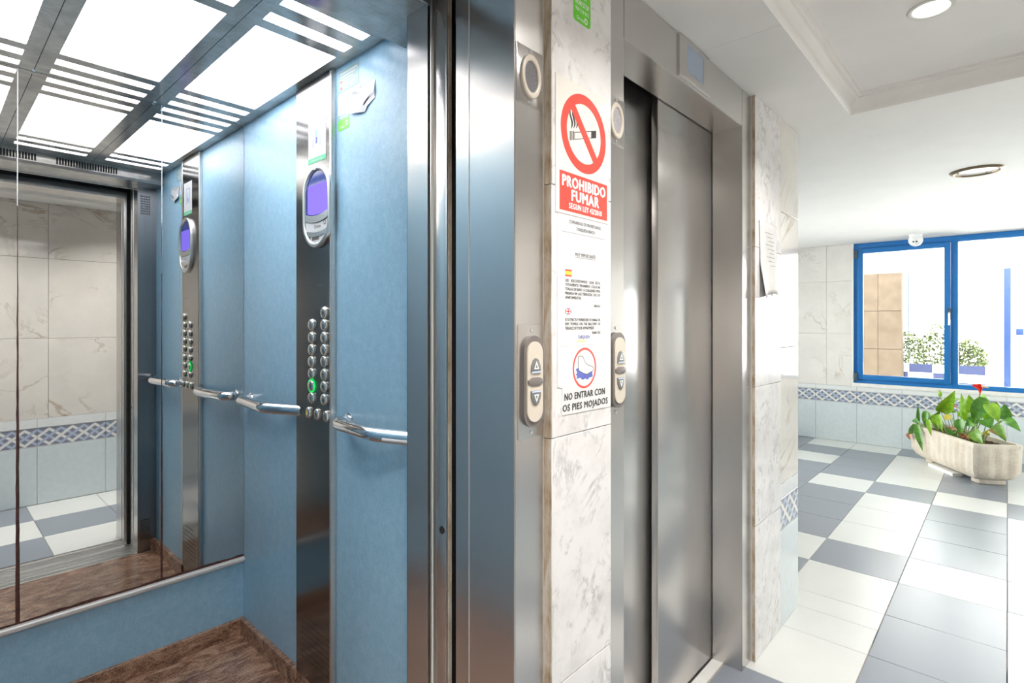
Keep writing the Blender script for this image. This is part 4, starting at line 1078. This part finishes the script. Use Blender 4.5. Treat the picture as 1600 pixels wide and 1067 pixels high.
for a in (30, 150, 270): lathe('screw', [(0, 0), (.006, 0), (.005, .004), (0, .005)], M['bronze'], rl, 12, (.085 * math.cos(R(a)), .085 * math.sin(R(a)), .001))
cc_ = thing('security_camera', 'white dome security camera under the ceiling above the window', 'camera', (6.88, .690, ZC), (R(180), 0, 0))
lathe('base', [(.0, 0), (.056, 0), (.058, .004), (.056, .022), (.040, .030), (0, .030)], M['dome'], cc_, 32)
bm = bmesh.new(); bmesh.ops.create_uvsphere(bm, u_segments=24, v_segments=16, radius=.062, matrix=Matrix.Translation((0, 0, .058))); obj('ball', bm, M['dome'], cc_, True)
e_ = lathe('eye_plate', [(0, .003), (.030, .002), (.034, -.006), (.034, -.014)], M['dome'], cc_, 28); e_.location = (-.050, .0, .078); e_.rotation_euler = (0, R(-62), 0)
for s in (-1, 1):
    l = lathe('lens', [(0, .007), (.007, .007), (.009, 0)], M['black'], cc_, 16); l.location = (-.052, s * .013, .078); l.rotation_euler = (0, R(-62), 0)

# ------------------------------------------------------------------ planter and plant
ANG = R(33.06)
pl = thing('planter', 'ribbed cream cast stone trough planter on block feet near the window', 'planter', (6.4227, .3106, 0), (0, 0, ANG))
def planter_body():
    bm = bmesh.new(); HL, HWd, n = .492, .180, 0
    def outline(hl, hw, z, rib, ch):
        pts = []
        def run(a, b, num):
            for i in range(num):
                t = i / num; pts.append((a[0] + (b[0] - a[0]) * t, a[1] + (b[1] - a[1]) * t))
        c = ch
        cor = [(hl - c, -hw), (hl, -hw + c), (hl, hw - c), (hl - c, hw), (-hl + c, hw), (-hl, hw - c), (-hl, -hw + c), (-hl + c, -hw)]
        seg = [2, 12, 2, 44, 2, 12, 2, 44]
        for k in range(8): run(cor[k], cor[(k + 1) % 8], seg[k])
        out = []
        for i, p in enumerate(pts):
            q = Vector((p[0], p[1])); nrm = Vector((p[0] / hl ** 1.0 if abs(p[0]) > hl - .03 else 0, p[1] / hw if abs(p[1]) > hw - .03 else 0))
            if nrm.length > 0: nrm.normalize()
            q += nrm * (rib if i % 4 < 2 else 0)
            out.append(bm.verts.new((q.x, q.y, z)))
        return out
    rows = [outline(HL - .085, HWd - .060, .045, 0, .03), outline(HL - .035, HWd - .030, .070, .001, .03), outline(HL - .010, HWd - .012, .125, .010, .03), outline(HL - .008, HWd - .008, .312, .010, .03), outline(HL, HWd, .325, 0, .03), outline(HL, HWd, .350, 0, .03), outline(HL - .005, HWd - .005, .355, 0, .03), outline(HL - .030, HWd - .030, .355, 0, .022), outline(HL - .034, HWd - .034, .290, 0, .022)]
    for a, b in zip(rows, rows[1:]):
        for i in range(len(a)): bm.faces.new((a[i], a[(i + 1) % len(a)], b[(i + 1) % len(a)], b[i]))
    bm.faces.new(rows[0][::-1]); bm.faces.new(rows[-1])
    return bm
obj('trough', planter_body(), M['stone'], pl, True)
for sx in (-.33, .33):
    for q in ((-.11, .11),):
        bm = bmesh.new(); put(bm, sx - .055, sx + .055, q[0], q[1] - .02, 0, .062); bev(bm, .010, 2); obj('foot', bm, M['stone'], pl, True)
bm = bmesh.new(); nu, nv = 40, 12; g_ = []
for j in range(nv + 1):
    g_.append([bm.verts.new((-.452 + .904 * i / nu, -.142 + .284 * j / nv, .305 + random.uniform(0, .018))) for i in range(nu + 1)])
for j in range(nv):
    for i in range(nu): bm.faces.new((g_[j][i], g_[j][i + 1], g_[j + 1][i + 1], g_[j + 1][i]))
obj('soil', bm, M['soil'], pl)
sl = thing('stone_offcut', 'thin white stone strip lying on the tiles under the planter', 'stone strip', (6.3755, .4115, 0), (0, 0, R(32.5)))
bm = bmesh.new(); put(bm, -.185, .185, -.025, .055, 0, .030); bev(bm, .002, 1); obj('strip', bm, M['sill_stone'], sl)

LV = [(0.295, -0.0, 0.502, 0.089, -0.0, 0.735, 0.129, 0), (-0.127, 0.02, 0.563, -0.135, 0.02, 0.724, 0.129, 0), (-0.003, -0.02, 0.473, 0.038, -0.02, 0.719, 0.064, 0), (0.247, -0.05, 0.608, 0.115, -0.05, 0.654, 0.064, 0), (-0.382, 0.05, 0.73, -0.248, 0.05, 0.504, 0.121, 1), (-0.409, 0.04, 0.683, -0.533, 0.04, 0.545, 0.107, 0), (-0.431, -0.06, 0.56, -0.438, -0.06, 0.69, 0.1, 1), (-0.289, -0.08, 0.643, -0.324, -0.08, 0.689, 0.072, 1), (-0.538, -0.0, 0.576, -0.709, -0.0, 0.508, 0.078, 1), (-0.569, 0.08, 0.531, -0.677, 0.08, 0.42, 0.078, 2), (-0.364, 0.12, 0.441, -0.481, 0.12, 0.357, 0.1, 2), (0.206, 0.1, 0.479, 0.188, 0.1, 0.343, 0.064, 0), (0.133, 0.12, 0.502, 0.061, 0.12, 0.345, 0.046, 0), (0.317, -0.0, 0.649, 0.328, -0.0, 0.715, 0.038, 0), (0.328, -0.06, 0.509, 0.167, -0.06, 0.518, 0.086, 0), (0.132, -0.0, 0.477, 0.258, -0.0, 0.456, 0.057, 4), (-0.073, 0.05, 0.494, -0.09, 0.05, 0.363, 0.086, 1), (0.026, 0.08, 0.388, -0.008, 0.08, 0.329, 0.072, 1), (0.001, -0.1, 0.617, -0.046, -0.1, 0.57, 0.049, 1), (0.031, -0.04, 0.556, -0.002, -0.04, 0.463, 0.1, 0), (-0.333, 0.02, 0.54, -0.419, 0.02, 0.475, 0.114, 1), (-0.305, 0.03, 0.725, -0.414, 0.03, 0.692, 0.072, 0), (-0.283, -0.02, 0.615, -0.312, -0.02, 0.507, 0.086, 0), (0.451, 0.02, 0.405, 0.259, 0.02, 0.53, 0.064, 0), (-0.132, -0.02, 0.517, -0.036, -0.02, 0.447, 0.057, 1), (-0.396, 0.05, 0.45, -0.446, 0.05, 0.419, 0.057, 4), (-0.419, 0.02, 0.475, -0.495, 0.02, 0.43, 0.064, 3), (0.062, 0.06, 0.377, -0.049, 0.06, 0.414, 0.043, 3), (0.063, -0.0, 0.583, 0.123, -0.0, 0.596, 0.019, 5), (-0.07, -0.0, 0.474, -0.226, -0.0, 0.46, 0.064, 1), (-0.097, -0.05, 0.459, -0.066, -0.05, 0.55, 0.072, 1), (0.311, 0.205, 0.371, 0.207, 0.205, 0.134, 0.066, 1), (0.351, 0.2, 0.369, 0.46, 0.2, 0.242, 0.061, 1), (0.45, 0.205, 0.261, 0.42, 0.205, 0.199, 0.045, 3), (0.266, 0.15, 0.514, 0.266, 0.15, 0.349, 0.055, 1), (0.153, 0.19, 0.451, 0.1, 0.19, 0.298, 0.04, 0), (0.454, 0.12, 0.353, 0.454, 0.12, 0.562, 0.033, 1), (0.459, 0.15, 0.399, 0.366, 0.15, 0.368, 0.055, 1), (0.302, 0.1, 0.451, 0.38, 0.1, 0.485, 0.063, 1), (0.188, 0.1, 0.482, 0.263, 0.1, 0.412, 0.063, 0)]
an = thing('anthurium', 'leafy anthurium plant with one red flower growing in the stone trough', 'plant', (6.4227, .3106, .31), (0, 0, ANG))
def leaf(name, b, t, w, m, curl=.18, tiltv=None):
    b, t = Vector(b), Vector(t); d = t - b; L = d.length; d.normalize()
    fr = Vector((-.86 + random.uniform(-.35, .35), .5 + random.uniform(-.35, .35), random.uniform(.0, .55))); s = d.cross(fr).normalized(); nrm = s.cross(d).normalized()
    bm = bmesh.new(); rows = []; n = 8
    for i in range(n + 1):
        q = i / n; wd = w * .44 * (math.sin(PI * min(1, q ** .8 * .80 + .20)) ** .95) * (1 if q < .99 else .02)
        cpt = b + d * L * q + nrm * (curl * L * math.sin(PI * q) * .5)
        fold = wd * .35
        rows.append([bm.verts.new(cpt - s * wd + nrm * fold), bm.verts.new(cpt - s * wd * .5 + nrm * fold * .35), bm.verts.new(cpt), bm.verts.new(cpt + s * wd * .5 + nrm * fold * .35), bm.verts.new(cpt + s * wd + nrm * fold)])
    for A_, B_ in zip(rows, rows[1:]):
        for k in range(4): bm.faces.new((A_[k], A_[k + 1], B_[k + 1], B_[k]))
    o = obj(name, bm, m, an, True); o.location = (0, 0, -.31)
    return o
for (bx, by, bz, tx, ty, tz, w, k) in LV:
    leaf('leaf', (bx, by, bz), (tx, ty, tz), w * 1.08, LEAF[k])
# petioles
for (bx, by, bz, tx, ty, tz, w, k) in LV:
    if bz < .34: continue
    rx = bx * .55 + random.uniform(-.04, .04); rx = max(-.42, min(.42, rx)); ry = max(-.11, min(.11, by * .6))
    bm = bmesh.new(); path = []
    for i in range(6):
        q = i / 5; path.append((rx + (bx - rx) * q ** 1.3, ry + (by - ry) * q, .31 + (bz - .31) * (q ** .8)))
    tube_bm(bm, path, .0035, 6); o = obj('stem', bm, M['stem'], an, True); o.location = (0, 0, -.31)
for i in range(26):
    x = random.uniform(-.30, .22); y = random.uniform(-.10, .08); a = random.uniform(0, 6.28); l = random.uniform(.04, .10)
    leaf('dry_leaf', (x, y, .325 + random.uniform(0, .05)), (x + l * math.cos(a), y + l * math.sin(a), .325 + random.uniform(.0, .08)), random.uniform(.012, .03), M['dry'] if i % 3 else LEAF[1])
# flower
bm = bmesh.new()
FP = [(-0.2203, 0.0491, 0.816), (-0.2402, 0.045, 0.826), (-0.249, -0.0003, 0.836), (-0.261, -0.0058, 0.826), (-0.2697, -0.0057, 0.8), (-0.2715, 0.0065, 0.765), (-0.2715, 0.0216, 0.738), (-0.259, 0.0128, 0.758), (-0.246, 0.02, 0.786), (-0.2348, 0.0393, 0.802)]
ctr = bm.verts.new((-.235, -.030, .800)); fv = [bm.verts.new(p) for p in FP]
for i in range(len(fv)): bm.faces.new((ctr, fv[i], fv[(i + 1) % len(fv)]))
bmesh.ops.subdivide_edges(bm, edges=bm.edges[:], cuts=1, smooth=.3)
o = obj('spathe', bm, M['flower'], an, True); o.location = (0, 0, -.31); o.modifiers.new('thick', 'SOLIDIFY').thickness = .002
bm = bmesh.new(); tube_bm(bm, [(-.262, .0, .815), (-.268, -.022, .810), (-.270, -.050, .802)], [.0075, .007, .003], 10); o = obj('spadix', bm, M['spadix'], an, True); o.location = (0, 0, -.31)
bm = bmesh.new(); tube_bm(bm, [(-.12, 0, .31), (-.20, .01, .50), (-.25, .012, .70), (-.238, -.020, .800)], .004, 8); o = obj('flower_stem', bm, M['stem'], an, True); o.location = (0, 0, -.31)

# ------------------------------------------------------------------ outside the window
gr = box('ground', (XW + .16, 30, -14, 14, -.2, -.02), M['pav']); tag(gr, 'pale paved ground outside the window', 'ground', kind='structure')
tw = thing('garden_wall', 'tan stone tiled wall standing outside the left pane', 'wall', (8.72, 0, 0))
for i in range(6):
    for j in range(4):
        o = box('stone_tile', (0, .03, 1.025 + i * .2567 + .002, 1.025 + (i + 1) * .2567 - .002, j * .508 + .003, (j + 1) * .508 - .003), M['tan'], tw)
box('core', (.03, .2, 1.024, 2.56, 0, 2.03), M['tan'], tw)
ob = thing('outdoor_planter', 'low white and blue chequered planter box beyond the window glass', 'planter', (9.0, 0, 0))
box('core', (.012, .5, .2048, 1.0586, 0, .81), M['out_white'], ob)
yb_ = [1.0586, .9758, .7262, .6057, .463, .2048]
edges_a = [1.0586, .9758, .7262, .6057, .463, .2048]; cols_a = ['out_white', 'out_blue', 'out_white', 'out_white', 'out_blue']
edges_b = [1.0586, .985, .72, .60, .463, .2048]; cols_b = ['out_blue', 'out_white', 'out_blue', 'out_white', 'out_white']
for r in range(7):
    ee, cl_ = (edges_a, cols_a) if r % 2 == 0 else (edges_b, cols_b)
    for a, b, c_ in zip(ee, ee[1:], cl_): box('box_tile', (0, .012, b + .001, a - .001, .82 - .1115 * (r + 1) + .001, .82 - .1115 * r - .001), M[c_], ob)
bs = thing('bush', 'sunlit yellow-green bush growing in the chequered planter box', 'bush', (9.2, .65, .82))
bm = bmesh.new(); random.seed(11)
for i in range(2600):
    yc = random.uniform(-.46, .42); hmax = .52 * (1 - (abs(yc - .10) / .62) ** 2) * (.78 + .22 * math.sin(yc * 17 + 1)) + .04
    zc = random.uniform(-.06, 1) * hmax; xc = random.uniform(-.16, .22)
    l = random.uniform(.022, .05); a = Vector((random.uniform(-1, 1), random.uniform(-1, 1), random.uniform(-.4, 1))).normalized(); s = a.cross(Vector((random.uniform(-1, 1), random.uniform(-1, 1), random.uniform(-1, 1)))).normalized() * l * .38
    p = Vector((xc, yc, zc)); q = a * l
    bm.faces.new([bm.verts.new(v) for v in (p, p + q * .5 + s, p + q, p + q * .5 - s)])
o = obj('foliage', bm, M['bush'], bs); o['kind'] = 'stuff'
bm = bmesh.new()
for i in range(9):
    yc = -.36 + .09 * i; tube_bm(bm, [(0, yc, -.02), (random.uniform(-.05, .05), yc + random.uniform(-.05, .05), .2), (random.uniform(-.1, .1), yc + random.uniform(-.08, .08), .36)], [.008, .006, .003], 5)
obj('branches', bm, M['stem'], bs)
ps = thing('gate_post', 'bright blue square post outside the right-hand pane', 'post', (10.5, 0, 0))
box('post', (0, .08, -.0334, .0406, 0, 2.15), M['blue_post'], ps, .004)
box('latch', (0, .03, -.168, -.085, 1.19, 1.285), M['blue_post'], ps, .004)
ps2 = thing('downpipe', 'thin blue pole rising behind the bush outside', 'pole', (10.5, 1.141, 0))
bm = bmesh.new(); tube_bm(bm, [(0, 0, 0), (0, 0, 2.15)], .009, 10); obj('pole', bm, M['blue_post'], ps2, True)
bw_ = box('white_building', (16.0, 16.4, -9, 9, 0, 3.2), M['white_wall_out']); tag(bw_, 'overexposed white building wall across the courtyard', 'building')
